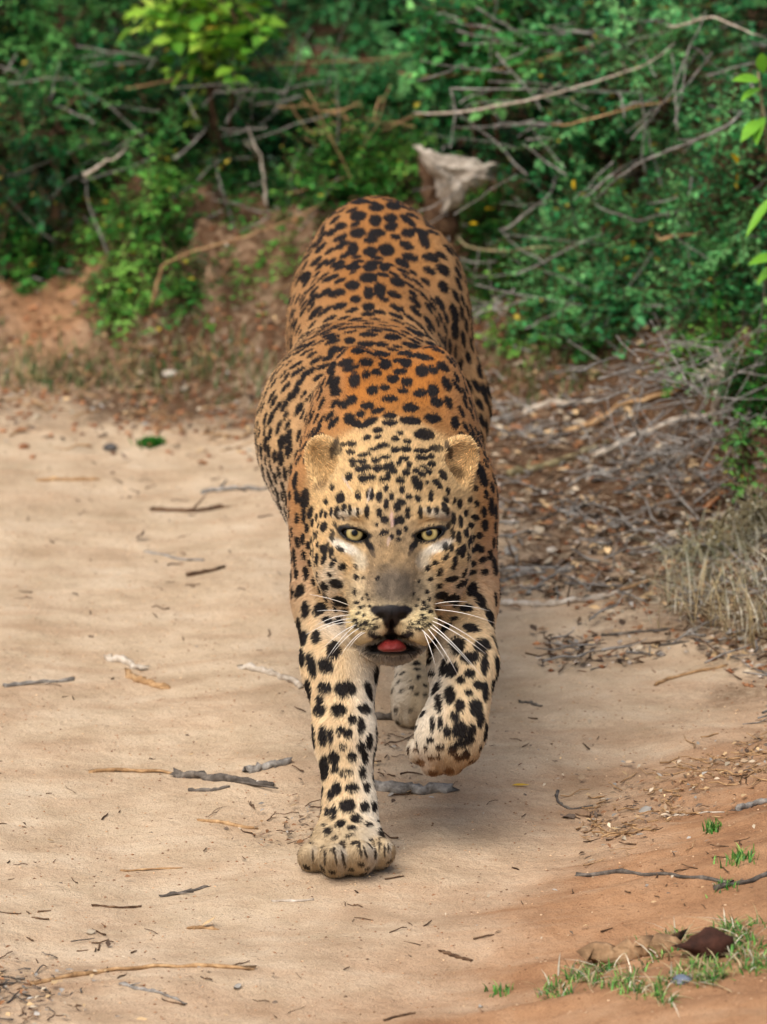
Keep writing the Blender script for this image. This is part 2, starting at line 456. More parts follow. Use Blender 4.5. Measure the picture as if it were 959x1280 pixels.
def surface_nets(V, A, B, C):
    S = V < 0
    nx, ny, nz = V.shape
    cnt = np.zeros((nx-1, ny-1, nz-1), np.int8)
    for i in (0, 1):
        for j in (0, 1):
            for k in (0, 1):
                cnt += S[i:nx-1+i, j:ny-1+j, k:nz-1+k]
    act = (cnt > 0) & (cnt < 8)
    I = np.argwhere(act)
    idx = np.full(act.shape, -1, np.int32); idx[act] = np.arange(len(I))
    pos = np.zeros((len(I), 3)); num = np.zeros(len(I))
    corners = [(i, j, k) for i in (0, 1) for j in (0, 1) for k in (0, 1)]
    for c0 in corners:
        for ax in range(3):
            if c0[ax]: continue
            c1 = list(c0); c1[ax] = 1
            v0 = V[I[:, 0]+c0[0], I[:, 1]+c0[1], I[:, 2]+c0[2]]
            v1 = V[I[:, 0]+c1[0], I[:, 1]+c1[1], I[:, 2]+c1[2]]
            cr = (v0 < 0) != (v1 < 0)
            t = np.where(cr, v0/(v0-v1+1e-12), 0)
            q = np.tile(np.array(c0, float), (len(I), 1)); q[:, ax] += t
            pos += q*cr[:, None]; num += cr
    pos = pos/num[:, None]
    W = np.zeros_like(pos)
    for ax, G in enumerate((A, B, C)):
        g = I[:, ax]; W[:, ax] = G[g]+(G[g+1]-G[g])*pos[:, ax]
    F = []
    for ax in range(3):
        o1, o2 = [(1, 2), (2, 0), (0, 1)][ax]
        sl0 = [slice(None)]*3; sl1 = [slice(None)]*3
        sl0[ax] = slice(0, -1); sl1[ax] = slice(1, None)
        E = S[tuple(sl0)] != S[tuple(sl1)]
        e = np.argwhere(E)
        ok = (e[:, o1] > 0) & (e[:, o2] > 0) & (e[:, o1] < V.shape[o1]-1) & (e[:, o2] < V.shape[o2]-1)
        e = e[ok]
        flip = S[tuple(e.T)]
        def cell(d1, d2):
            q = e.copy(); q[:, o1] -= d1; q[:, o2] -= d2
            return idx[tuple(q.T)]
        q = np.stack([cell(1, 1), cell(0, 1), cell(0, 0), cell(1, 0)], 1)
        q[~flip] = q[~flip][:, ::-1]
        F.append(q)
    return W, np.concatenate(F)

LV, LF = build_surface()
# drop stray islands: keep vertices linked to the biggest piece
def smooth_mesh(V, F, n):
    e = np.concatenate([F[:, [0, 1]], F[:, [1, 2]], F[:, [2, 3]], F[:, [3, 0]]])
    deg = np.bincount(e.ravel(), minlength=len(V)).astype(float)
    for _ in range(n):
        acc = np.zeros_like(V)
        for d in range(3):
            acc[:, d] = np.bincount(e[:, 0], V[e[:, 1], d], len(V))+np.bincount(e[:, 1], V[e[:, 0], d], len(V))
        V = V*0.5+0.5*acc/deg[:, None]
    return V
LV = smooth_mesh(LV, LF, 2)

def quad_normals(V, F):
    n = np.cross(V[F[:, 2]]-V[F[:, 0]], V[F[:, 3]]-V[F[:, 1]])
    N = np.zeros_like(V)
    for d in range(3):
        for c in range(4):
            N[:, d] += np.bincount(F[:, c], n[:, d], len(V))
    return N/np.maximum(np.linalg.norm(N, axis=1, keepdims=True), 1e-12), np.linalg.norm(n, axis=1)*0.5
LN, LA = quad_normals(LV, LF)
if (LN*(LV-LV.mean(0))).sum() < 0:
    LF = LF[:, ::-1].copy(); LN = -LN

# weights of the body regions at each vertex
GROUPS = ['back', 'flank', 'shoulder', 'neck', 'belly', 'thigh', 'leg', 'paw', 'tail', 'head', 'cheek', 'bridge', 'side', 'muzzle', 'chin', 'lid', 'ear', 'earin', 'mouth']
def region_weights(X):
    W = np.full((len(X), len(GROUPS)), 1e-9)
    for p in prims:
        s = 0.006 if p['g'] in ('lid', 'ear', 'earin', 'muzzle', 'bridge', 'chin', 'mouth') else 0.010
        d = prim_sd(p, X)
        d = np.abs(d) if p['sub'] else d
        W[:, GROUPS.index(p['g'])] += np.exp(-np.clip(d, -0.02, 0.4)/s)*(0.5 if p['g'] in ('earin', 'mouth', 'lid') else 1)
    hf = np.clip((X[:, 2]+0.125)/0.03, 0, 1)*np.clip((X[:, 1]+0.165)/0.02, 0, 1)
    for g in ('neck', 'shoulder', 'leg', 'flank'):
        W[:, GROUPS.index(g)] *= 1-0.97*hf
    return W/W.sum(1, keepdims=True)
LW = region_weights(LV)

def gsum(W, table, default=0.0):
    return W@np.array([table.get(g, default) for g in GROUPS])
def gcol(W, table):
    return W@np.array([table[g] for g in GROUPS])

BASECOL = dict(back=srgb(146, 97, 48), flank=srgb(176, 138, 92), shoulder=srgb(154, 95, 36), neck=srgb(154, 103, 48), belly=srgb(200, 184, 156),
               thigh=srgb(158, 116, 70), leg=srgb(212, 186, 146), paw=srgb(176, 155, 122), tail=srgb(170, 130, 84), head=srgb(194, 162, 114),
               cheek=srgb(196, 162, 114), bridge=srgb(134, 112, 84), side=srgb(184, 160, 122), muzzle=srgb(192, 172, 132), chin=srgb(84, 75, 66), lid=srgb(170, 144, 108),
               ear=srgb(190, 156, 106), earin=srgb(198, 168, 120), mouth=srgb(14, 10, 9))
FURLEN = dict(back=5.2, flank=5.4, shoulder=5.4, neck=6.2, belly=16, thigh=5.6, leg=6.0, paw=4.6, tail=13, head=5, cheek=6.5, bridge=3.2, side=4.2, muzzle=4.2, chin=9, lid=2.2, ear=5, earin=10, mouth=1.0)

# markings, with shade painted into the toe creases: (px, py, rx, ry, turn) in photograph pixels, then anchored on the surface in 3-D
def crop_marks(x0, y0, sc, rows):
    return [(x0+r[0]/sc, y0+r[1]/sc, r[2]/sc, r[3]/sc, r[4] if len(r) > 4 else 0.0) for r in rows]
face_marks = crop_marks(400, 540, 4.36, [
    (100, 110, 15, 20), (160, 68, 25, 14), (165, 110, 22, 14), (235, 122, 34, 11, 8), (290, 92, 32, 9, 6), (345, 70, 32, 14), (410, 95, 22, 15), (470, 90, 25, 18), (555, 100, 42, 13), (640, 95, 36, 18, 0),
    (170, 155, 20, 14), (225, 160, 27, 13), (300, 158, 22, 15), (350, 138, 26, 13), (460, 140, 24, 16), (555, 137, 33, 16), (610, 130, 18, 13), (120, 72, 17, 14),
    (178, 183, 16, 10), (235, 200, 40, 18, 8), (310, 198, 25, 18), (365, 190, 28, 22, 20), (430, 165, 14, 15), (492, 180, 14, 19), (570, 188, 19, 11, -30), (608, 172, 19, 17),
    (228, 257, 26, 20), (270, 252, 26, 18), (340, 258, 18, 13), (375, 240, 14, 23), (405, 220, 18, 17), (440, 262, 22, 16), (473, 220, 18, 18), (528, 210, 20, 17, -35), (560, 232, 24, 16, -35), (602, 220, 17, 17),
    (520, 266, 19, 23), (546, 296, 22, 26), (587, 283, 9, 11), (634, 278, 20, 16, -30), (655, 295, 17, 13, -30),
    (103, 360, 21, 32), (130, 410, 13, 18), (158, 425, 9, 25), (200, 437, 8, 24), (270, 335, 18, 28), (252, 432, 11, 34), (317, 350, 16, 27), (355, 305, 12, 18), (355, 388, 13, 28), (320, 440, 14, 25), (350, 470, 20, 19), (302, 500, 10, 12),
    (452, 312, 14, 22), (395, 345, 12, 20), (425, 412, 18, 24), (450, 380, 22, 16, -20), (480, 427, 13, 14), (485, 462, 14, 14), (448, 475, 20, 22), (413, 480, 10, 22), (495, 355, 18, 14), (535, 360, 13, 20, 30), (540, 437, 10, 34), (582, 430, 13, 18), (610, 350, 13, 28), (640, 435, 12, 20, -20), (676, 400, 16, 34), (705, 330, 12, 20), (690, 445, 12, 20),
    (765, 395, 14, 24), (435, 537, 14, 16), (475, 528, 10, 15), (350, 540, 20, 13), (400, 565, 11, 16), (432, 577, 12, 9), (330, 552, 10, 8),
    (55, 440, 9, 24), (92, 455, 12, 32), (20, 520, 18, 26), (60, 570, 12, 30), (15, 640, 15, 22), (110, 640, 22, 13, -35), (60, 660, 14, 26), (30, 380, 11, 16), (200, 350, 14, 20, 30), (60, 310, 11, 16), (78, 500, 8, 14), (30, 450, 9, 16), (120, 480, 7, 12),
    (735, 480, 13, 32), (770, 490, 13, 32), (800, 560, 14, 22), (850, 470, 20, 17), (905, 505, 20, 30), (825, 600, 16, 20), (872, 572, 18, 17), (758, 580, 13, 32), (728, 560, 11, 26), (690, 630, 13, 24), (830, 520, 15, 15), (862, 402, 16, 17), (822, 380, 14, 15), (902, 435, 16, 26), (852, 310, 15, 16), (790, 640, 13, 20), (720, 640, 12, 20), (755, 660, 12, 15), (860, 640, 14, 18), (705, 510, 9, 20), (740, 380, 8, 18), (800, 450, 9, 20)])
face_marks += crop_marks(400, 680, 4.36, [
    (30, 45, 10, 40, -15), (60, 55, 10, 26), (20, 90, 12, 30, -20), (75, 115, 12, 26, -30), (122, 135, 20, 16), (120, 30, 16, 12, -35), (190, 130, 10, 12), (30, 245, 22, 22), (95, 228, 34, 22, -20), (115, 320, 40, 26, -25), (60, 180, 14, 10, -30),
    (192, 185, 12, 14), (185, 262, 7, 18), (200, 310, 13, 8), (216, 337, 9, 8), (206, 371, 9, 10), (236, 379, 8, 10), (251, 272, 7, 9), (224, 292, 6, 8), (228, 180, 9, 6), (310, 185, 8, 14, -40),
    (205, 422, 30, 6, -22), (275, 440, 40, 6, -10), (222, 458, 28, 6, -20), (285, 474, 26, 5, -6), (185, 450, 12, 8, -30), (190, 400, 10, 7, -20), (245, 418, 20, 5, -16), (310, 460, 16, 4, -4), (255, 300, 7, 8), (262, 335, 7, 8), (238, 330, 7, 7), (300, 415, 14, 4, -12),
    (605, 360, 15, 9, 30), (565, 385, 10, 11), (570, 315, 9, 13), (590, 260, 8, 9), (605, 302, 8, 9), (566, 408, 24, 7, 22), (525, 440, 42, 6, 10), (590, 428, 20, 8, 30), (500, 466, 40, 5, 6), (560, 460, 22, 6, 20), (522, 272, 6, 10), (555, 345, 7, 8), (530, 330, 7, 8), (575, 345, 8, 8), (535, 418, 20, 5, 16), (478, 455, 16, 4, 4), (545, 300, 7, 8), (590, 330, 8, 8), (500, 425, 14, 4, 10), (545, 200, 6, 7),
    (592, 132, 12, 14), (630, 120, 14, 10), (605, 190, 13, 10), (655, 235, 15, 12), (690, 60, 10, 14), (680, 90, 14, 10), (650, 170, 12, 24, -20), (735, 110, 13, 34, -15), (775, 50, 16, 28), (715, 200, 34, 14, 10), (790, 225, 34, 16, 15), (830, 30, 18, 14), (830, 110, 30, 16, 20), (895, 90, 26, 16, 25), (830, 160, 24, 12, 20), (880, 35, 18, 18), (935, 60, 14, 26), (905, 150, 22, 14, 25), (660, 290, 36, 18, 10), (730, 310, 34, 24), (790, 340, 30, 20, 10)])
body_marks = crop_marks(300, 220, 2.664, [
    (430, 212, 24, 13), (430, 250, 24, 18), (432, 297, 24, 18), (428, 333, 28, 20), (428, 385, 16, 24), (425, 432, 20, 15), (445, 145, 20, 22), (395, 80, 30, 13), (455, 100, 24, 16), (515, 95, 24, 18), (395, 128, 26, 20), (505, 135, 22, 17), (508, 168, 22, 15), (390, 185, 26, 19), (460, 185, 28, 15),
    (490, 240, 26, 24), (372, 240, 17, 26), (345, 262, 20, 10, 30), (482, 298, 18, 18), (372, 362, 24, 17), (470, 380, 20, 28), (385, 405, 18, 14), (372, 300, 24, 14), (320, 290, 24, 12, 20), (535, 285, 26, 14, -30), (565, 145, 30, 12, -40), (565, 185, 22, 18), (335, 160, 20, 14), (300, 185, 20, 12, 30), (330, 205, 24, 12, 25), (265, 235, 24, 9, 45), (555, 225, 26, 14, -30), (615, 210, 16, 30, 20), (530, 350, 24, 16, -20), (515, 390, 26, 12, -20), (318, 385, 30, 14, 10), (330, 430, 24, 12, 15), (250, 280, 24, 10, 40), (215, 330, 18, 22, -20), (300, 335, 30, 10, 20), (275, 390, 26, 10, 30),
    (470, 590, 28, 10), (545, 588, 24, 10), (610, 598, 36, 12, -20), (418, 556, 30, 11), (472, 556, 24, 9), (395, 580, 22, 12), (340, 575, 18, 14), (575, 560, 34, 10, -15), (510, 530, 30, 12), (430, 525, 30, 9), (365, 545, 18, 12), (310, 575, 14, 22, -40), (650, 560, 30, 10, -20), (590, 520, 34, 10, -25),
    (420, 615, 22, 16), (490, 630, 22, 16), (552, 622, 20, 16), (600, 648, 22, 20), (425, 665, 14, 16), (460, 655, 18, 12), (515, 675, 20, 15), (558, 682, 18, 18), (440, 712, 20, 18), (480, 700, 16, 12), (500, 738, 26, 12), (570, 768, 28, 16), (500, 795, 24, 12), (500, 820, 26, 10), (570, 812, 34, 16), (640, 802, 30, 16), (645, 712, 18, 24), (600, 718, 24, 14), (375, 680, 18, 26), (350, 618, 26, 13, 15), (365, 640, 26, 13, 15), (310, 690, 17, 24, -30), (368, 745, 22, 16, 25), (425, 760, 22, 14), (360, 805, 18, 20), (385, 825, 16, 14), (428, 818, 34, 14, 30), (620, 860, 34, 20), (655, 752, 20, 16, -30), (690, 690, 14, 24, 25), (700, 760, 12, 22, 20), (320, 720, 18, 16), (300, 635, 14, 24, -35), (720, 820, 14, 22), (340, 765, 16, 13), (680, 640, 24, 14, -30), (640, 645, 20, 14, -30), (400, 790, 16, 12)])
body_marks += crop_marks(340, 780, 2.997, [
    (165, 45, 18, 24), (118, 40, 18, 30), (232, 85, 30, 24, 40), (108, 115, 12, 32), (145, 150, 18, 45, 10), (195, 150, 32, 24, -35), (125, 255, 16, 50), (197, 232, 26, 20, -25), (262, 235, 24, 30, 20), (298, 230, 18, 30, 30), (175, 280, 15, 18), (175, 320, 24, 22), (245, 315, 26, 24), (345, 305, 22, 18, -20), (300, 345, 14, 18), (335, 375, 14, 30), (258, 387, 18, 16), (292, 402, 16, 18), (150, 420, 11, 46), (185, 412, 16, 36), (213, 412, 12, 28), (370, 435, 12, 30), (264, 460, 15, 12), (302, 488, 18, 18), (338, 455, 16, 20), (352, 490, 12, 26), (190, 530, 20, 46), (230, 498, 22, 26), (232, 540, 16, 16), (285, 550, 26, 14), (342, 550, 14, 24), (358, 602, 12, 20), (240, 603, 18, 24), (305, 608, 24, 18), (215, 632, 12, 20), (205, 690, 9, 18), (280, 668, 30, 26), (350, 675, 16, 24), (385, 672, 10, 20), (230, 697, 12, 28), (317, 718, 18, 16), (255, 740, 18, 13, 20), (210, 770, 16, 12, 40), (298, 757, 18, 9), (362, 742, 14, 10), (400, 722, 10, 7), (420, 780, 14, 24, 30), (230, 795, 14, 6), (265, 815, 12, 16, 40), (290, 783, 20, 7, 20), (395, 820, 6, 22), (195, 745, 7, 6), (340, 845, 5, 5), (158, 868, 5, 26, 8), (196, 868, 4, 30, -6), (245, 865, 4, 34, 14), (276, 880, 5, 36, 16), (322, 842, 5, 30, 10), (352, 850, 4, 24, 20), (392, 842, 5, 30, 4), (415, 850, 4, 22), (225, 838, 16, 5, 20), (185, 828, 10, 5, 30), (310, 812, 12, 5, 15), (372, 800, 8, 6), (440, 838, 5, 16),  # narrow marks at the toes paint shade into the creases between them
    (785, 68, 30, 24), (740, 10, 30, 14), (800, 140, 14, 40), (740, 110, 34, 22, 10), (690, 75, 24, 28), (670, 160, 24, 28), (745, 175, 20, 18), (715, 200, 16, 15), (775, 220, 18, 15), (802, 245, 11, 36), (668, 258, 20, 32), (742, 250, 14, 13), (707, 300, 18, 24), (765, 305, 24, 34), (680, 335, 18, 20), (625, 285, 12, 34), (710, 395, 28, 34), (752, 395, 17, 26), (785, 350, 14, 30), (630, 365, 11, 26), (595, 372, 10, 30), (650, 395, 15, 24), (590, 435, 15, 13), (628, 462, 18, 12), (672, 470, 18, 20), (710, 450, 24, 15), (745, 435, 20, 20), (550, 518, 18, 13), (590, 495, 14, 9), (622, 500, 10, 8), (597, 560, 20, 13), (660, 555, 20, 15), (535, 475, 9, 10), (572, 465, 10, 10), (700, 500, 20, 15), (735, 490, 14, 20), (600, 80, 14, 30, -20), (640, 150, 12, 34, -10)])
body_marks += crop_marks(340, 780, 2.997, [(580, 130, 16, 11), (595, 175, 14, 10), (550, 190, 9, 8, 30), (522, 230, 8, 8), (575, 220, 8, 6), (482, 245, 6, 8), (515, 325, 7, 9), (545, 262, 8, 5), (580, 262, 12, 5, 20)])
LPX, LPY = to_px(l2w(LV))
front = LN[:, 2] > 0.12
def anchor(px, py, rmin_c=-0.2, ymax=1e9):
    d2 = (LPX-px)**2+(LPY-py)**2
    cand = np.where(front & (d2 < 9) & (LV[:, 2] > rmin_c))[0]
    if not len(cand):
        cand = np.where(front & (LV[:, 2] > rmin_c))[0]
        return cand[np.argmin(d2[cand])]
    return cand[np.argmax(LV[cand, 2])]

SP_P, SP_M, SP_K, SP_TYPE, SP_E = [], [], [], [], []
def add_mark(p, ex, ey, ez, rx, ry, rz, typ):
    SP_P.append(p)
    SP_M.append(np.stack([ex/rx, ey/ry, ez/rz]))
    SP_K.append(max(rx, ry)); SP_E.append(max(rx, ry, rz if rz > 0.029 else 0)); SP_TYPE.append(typ)
EA, EB, EC = np.eye(3)
for (px, py, rx, ry, th) in face_marks:
    v = anchor(px, py)
    c, s_ = math.cos(math.radians(th)), math.sin(math.radians(th))
    add_mark(LV[v], EA*c+EB*s_, -EA*s_+EB*c, EC, rx*MM*1.26, ry*MM*1.2, 0.03, 0)
n_face = len(SP_P)
for (px, py, rx, ry, th) in body_marks:
    v = anchor(px, py, -9)
    c, s_ = math.cos(math.radians(th)), math.sin(math.radians(th))
    k_ = sc_at(l2w(LV[v])[1])
    add_mark(LV[v], EA*c+EB*s_, -EA*s_+EB*c, EC, rx*k_*1.12, ry*k_*1.12, 0.05, 0)
n_face2 = n_face; n_face = len(SP_P)

# the rest of the coat: spots spread evenly over the skin, spacing and shape by region
flow_back = w2l(HEAD_O+np.array([0, 1.0, -0.18])); flow_down = w2l(HEAD_O+np.array([0, 0.15, -1.0]))
LEGNESS = gsum(LW, dict(leg=1, paw=1, thigh=0.8, tail=1))
HEADNESS = gsum(LW, dict(head=1, cheek=1, bridge=1, side=1, muzzle=1, chin=1, lid=1, ear=1, earin=1, mouth=1))
def flow_field(X, N, W):
    leg = gsum(W, dict(leg=1, paw=0.9, thigh=0.7, tail=1)); hd = gsum(W, dict(head=1, cheek=1, bridge=1, side=1, muzzle=1, chin=1, lid=1, ear=.6, earin=1, mouth=1))
    f = flow_back*(1-leg)[:, None]+flow_down*leg[:, None]
    nose = M(0, -92, 60)
    rad = X-nose; rad /= np.maximum(np.linalg.norm(rad, axis=1, keepdims=True), 1e-6)
    f = f*(1-hd)[:, None]+rad*hd[:, None]*1.2
    f = f-(f*N).sum(1, keepdims=True)*N
    return f/np.maximum(np.linalg.norm(f, axis=1, keepdims=True), 1e-6)
LFLOW = flow_field(LV, LN, LW)
SPACING = dict(back=0.0205, flank=0.0185, shoulder=0.0190, neck=0.0168, belly=0.03, thigh=0.0235, leg=0.025, paw=0.016, tail=0.03, head=0.0128, cheek=0.0140, bridge=0.2, side=0.02, muzzle=0.2, chin=0.2, lid=0.2, ear=0.2, earin=0.2, mouth=0.2)
LSPACE = gsum(LW, SPACING, 0.03)
face_zone = (LV[:, 2] > -0.125) & (HEADNESS > 0.5)
areaw = np.zeros(len(LV))
for c in range(4): areaw += np.bincount(LF[:, c], LA if len(LA) == len(LF) else None, len(LV))
cand = rng.choice(len(LV), 60000, p=areaw/areaw.sum())
acc = np.array(SP_P); acc_r = np.concatenate([np.array(SP_K), np.zeros(6000)])
acc = np.concatenate([acc, np.zeros((6000, 3))]); na = n_face
chosen = []
for v in cand:
    s0 = LSPACE[v]
    if s0 > 0.05 or (face_zone[v] and (LV[v, 2] > -0.035 or abs(LV[v, 0]) < 0.022 and LV[v, 1] < 0.03)): continue
    d2 = ((acc[:na]-LV[v])**2).sum(1)
    if (d2 < np.maximum(s0, acc_r[:na]+s0*0.48+0.002)**2).any(): continue
    acc[na] = LV[v]; acc_r[na] = 0.0; na += 1; chosen.append(v)
for v in chosen:
    w = LW[v]; s0 = LSPACE[v]
    n = LN[v]; f = LFLOW[v]; g = np.cross(n, f)
    dom = GROUPS[int(np.argmax(w))]
    th = rng.normal(0, 0.5); f2 = f*math.cos(th)+g*math.sin(th); g2 = np.cross(n, f2)
    wl_ = l2w(LV[v])
    el = {'flank': 1.25, 'shoulder': 0.9, 'back': 0.9, 'neck': 0.9, 'leg': 1.35, 'thigh': 1.2, 'paw': 1.2}.get(dom, 1.1)*math.exp(rng.normal(0, 0.16))
    if dom == 'flank' : f2, g2 = g2, f2           # upright streaks on the ribs
    base = {'paw': 0.34, 'belly': 0.36, 'leg': 0.48, 'flank': 0.5, 'head': 0.42, 'cheek': 0.43, 'side': 0.2, 'thigh': 0.48, 'back': 0.48, 'shoulder': 0.48, 'neck': 0.48}.get(dom, 0.40)
    r = s0*base*math.exp(rng.normal(0, 0.14))
    typ = 1 if (dom in ('shoulder', 'back', 'neck', 'flank', 'thigh') and rng.random() < 0.0) else 0
    if typ: r *= 1.15
    add_mark(LV[v], f2, g2, n, r*el**0.5, r/el**0.5, r*1.6, typ)
SP_P = np.array(SP_P, np.float32); SP_M = np.array(SP_M, np.float32); SP_K = np.array(SP_K, np.float32); SP_TYPE = np.array(SP_TYPE); SP_E = np.array(SP_E, np.float32)

def spot_mask(X, N):
    """darkness of the markings 0..1 and the warm tint inside rosettes"""
    X = X.astype(np.float32)
    dark = np.zeros(len(X), np.float32); warm = np.zeros(len(X), np.float32)
    jit = (fbm(X*95, 2)-0.5)
    jit2 = (vnoise(X*210+9)-0.5)
    cs = 0.07
    key = np.floor(X/cs).astype(np.int64); kk = (key[:, 0]+500)*10**6+(key[:, 1]+500)*10**3+key[:, 2]+500
    order = np.argsort(kk, kind='stable'); uk, st = np.unique(kk[order], return_index=True); st = np.append(st, len(X))
    for ci in range(len(uk)):
        ids = order[st[ci]:st[ci+1]]
        c0 = key[ids[0]]*cs
        near = np.where(((SP_P > c0-SP_E[:, None]*1.35-0.004) & (SP_P < c0+cs+SP_E[:, None]*1.35+0.004)).all(1))[0]
        x = X[ids]
        for j in near:
            q = (x-SP_P[j])@SP_M[j].T
            d = np.sqrt((q*q).sum(1))
            if d.min() > 1.7: continue
            amp = 0.28 if j < n_face2 else 0.3 if j < n_face else 0.34
            dd = d+jit[ids]*amp+jit2[ids]*0.3*amp
            if SP_TYPE[j] == 1:
                ang = np.arctan2(q[:, 1], q[:, 0])
                gap = 0.5+0.5*np.sin(ang*2+j*1.7)+0.4*np.sin(ang*3+j)
                m = np.clip((0.38-np.abs(dd-0.74))/0.14, 0, 1)*np.clip(gap*3.0+0.6, 0, 1)
                warm[ids] = np.maximum(warm[ids], np.clip((0.9-d)*3, 0, 1))
            else:
                m = np.clip((1.0-dd)/0.16+0.5, 0, 1)
            dark[ids] = np.maximum(dark[ids], m)
    return dark, warm

# painted patches of the face: (px, py, rx, ry, turn, colour, strength), soft edged
PATCH = []
def patch(px, py, rx, ry, th, col, st, depth=0.05, hard=2.0, mirror=False):
    for q in ((0, 1) if mirror else (0,)):
        x = 980-px if q else px; t = -th if q else th
        PATCH.append((x, py, rx, ry, t, np.array(col), st, depth, hard))
CREAM, WHITE, GREY, BLK = srgb(184, 166, 134), srgb(206, 196, 178), srgb(132, 116, 98), srgb(14, 11, 10)
patch(490, 700, 28, 32, 0, srgb(130, 106, 74), 0.85, hard=1.3)
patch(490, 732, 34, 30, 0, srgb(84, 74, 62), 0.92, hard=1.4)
patch(431, 684, 22, 7, -26, srgb(222, 214, 198), 0.9, hard=1.9, mirror=True)
patch(449, 700, 9, 13, 14, srgb(192, 180, 156), 0.75, hard=1.3, mirror=True)
patch(432, 646, 21, 6, 10, srgb(206, 194, 172), 0.8, hard=1.7, mirror=True)
patch(446, 735, 13, 24, 8, srgb(166, 148, 118), 0.6, hard=1.2, mirror=True)
patch(414, 722, 16, 22, 0, srgb(214, 200, 176), 0.6, hard=1.3, mirror=False)
patch(426, 780, 30, 24, 0, srgb(220, 210, 194), 0.6, hard=1.3)
patch(448, 775, 20, 14, -15, srgb(196, 178, 134), 0.8, mirror=True)
patch(470, 795, 26, 8, -8, srgb(190, 166, 128), 0.8, mirror=True)
for ex in (0,):
    patch(460, 681, 9, 4.5, -52, srgb(20, 16, 14), 1.0, 0.04, 4.0, True)
    patch(464, 690, 7, 3.0, -60, srgb(60, 48, 38), 0.8, 0.04, 3.0, True)
    patch(424, 659, 10, 3.5, 20, BLK, 0.9, 0.04, 4.0, True)
patch(488, 648, 2.2, 10, 4, srgb(190, 156, 146), 0.7, 0.03, 4.0)
patch(484, 676, 1.8, 7, -12, srgb(184, 158, 142), 0.6, 0.03, 4.0)
patch(432, 605, 1.4, 15, 32, srgb(196, 178, 160), 0.7, 0.03, 4.0)
patch(460, 618, 1.2, 11, -14, srgb(196, 178, 160), 0.6, 0.03, 4.0)
patch(490, 808, 40, 9, 0, srgb(16, 11, 10), 1.0, 0.06, 4.0)
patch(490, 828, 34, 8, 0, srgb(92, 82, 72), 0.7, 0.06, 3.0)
patch(490, 794, 9, 11, 0, srgb(44, 34, 31), 1.0, 0.05, 3.5)
patch(475, 798, 15, 5.5, -24, srgb(30, 22, 20), 1.0, 0.05, 3.5, True)
# nose leather: a wide top narrowing to the lip
NOSE = srgb(24, 19, 18)
patch(490, 764, 28, 7.5, 0, NOSE, 1.0, 0.05, 5.0)
patch(477, 769, 17, 8, -28, NOSE, 1.0, 0.05, 5.0, True)
patch(490, 777, 11, 13, 0, NOSE, 1.0, 0.05, 5.0)
patch(476, 771, 7, 3.2, -30, srgb(3, 2, 2), 1.0, 0.05, 4.0, True)
patch(490, 778, 1.6, 14, 0, srgb(3, 2, 2), 1.0, 0.05, 4.0)
def patch_anchor(p):
    if abs(p[1]-667) < 1: return EYE[0 if p[0] < 490 else 1]+np.array([0, 0, 0.017])
    return LV[anchor(p[0], p[1])]
patch(417, 560, 4, 17, -12, srgb(40, 30, 24), 0.9, 0.06, 3.0)
patch(562, 566, 4, 15, 12, srgb(46, 34, 26), 0.85, 0.06, 3.0)
patch(394, 543, 14, 3.5, 10, srgb(50, 38, 28), 0.8, 0.05, 3.0)
patch(404, 606, 12, 7, 30, srgb(120, 92, 60), 0.7, 0.05, 2.0)
patch(572, 592, 13, 8, -30, srgb(110, 84, 54), 0.8, 0.05, 2.0)
PATCH3 = [(patch_anchor(p),)+p[2:] for p in PATCH]
def paint_patches(X, col, late):
    bare = np.zeros(len(X))
    full, (X, col0) = (X, col), (X, col)
    sel = np.where((X[:, 2] > -0.13) & (np.abs(X[:, 0]) < 0.14) & (X[:, 1] > -0.22))[0]
    X = X[sel]; col = col[sel]; bare = bare[sel]; jn = (fbm(X*180+3, 2)-0.5)*0.25
    if late:
        for e in EYE:
            al = almond(X, e, np.sign(e[0]))+(X[:, 2] < e[2]-0.015)*99
            m = np.clip((5.6-al)/2.2, 0, 1)
            col = col*(1-m)[:, None]+np.array(BLK)*m[:, None]; bare = np.maximum(bare, np.clip((3.5-al)/1.5, 0, 1))
    for (o, rx, ry, th, pc, st, depth, hard) in PATCH3:
        if (hard > 2.5) != late: continue
        c, s_ = math.cos(math.radians(th)), math.sin(math.radians(th))
        d = (X-o)/MM
        u = (d[:, 0]*c+d[:, 1]*s_)/rx; v = (-d[:, 0]*s_+d[:, 1]*c)/ry; w = d[:, 2]*MM/depth
        q = np.sqrt(u*u+v*v+w*w)+jn
        m = np.clip((1-q)*hard+0.35, 0, 1)*st
        col = col*(1-m)[:, None]+pc*m[:, None]
        if pc.max() < 0.01: bare = np.maximum(bare, m)
    out = full[1].copy(); out[sel] = col; ob = np.zeros(len(out)); ob[sel] = bare
    return out, ob

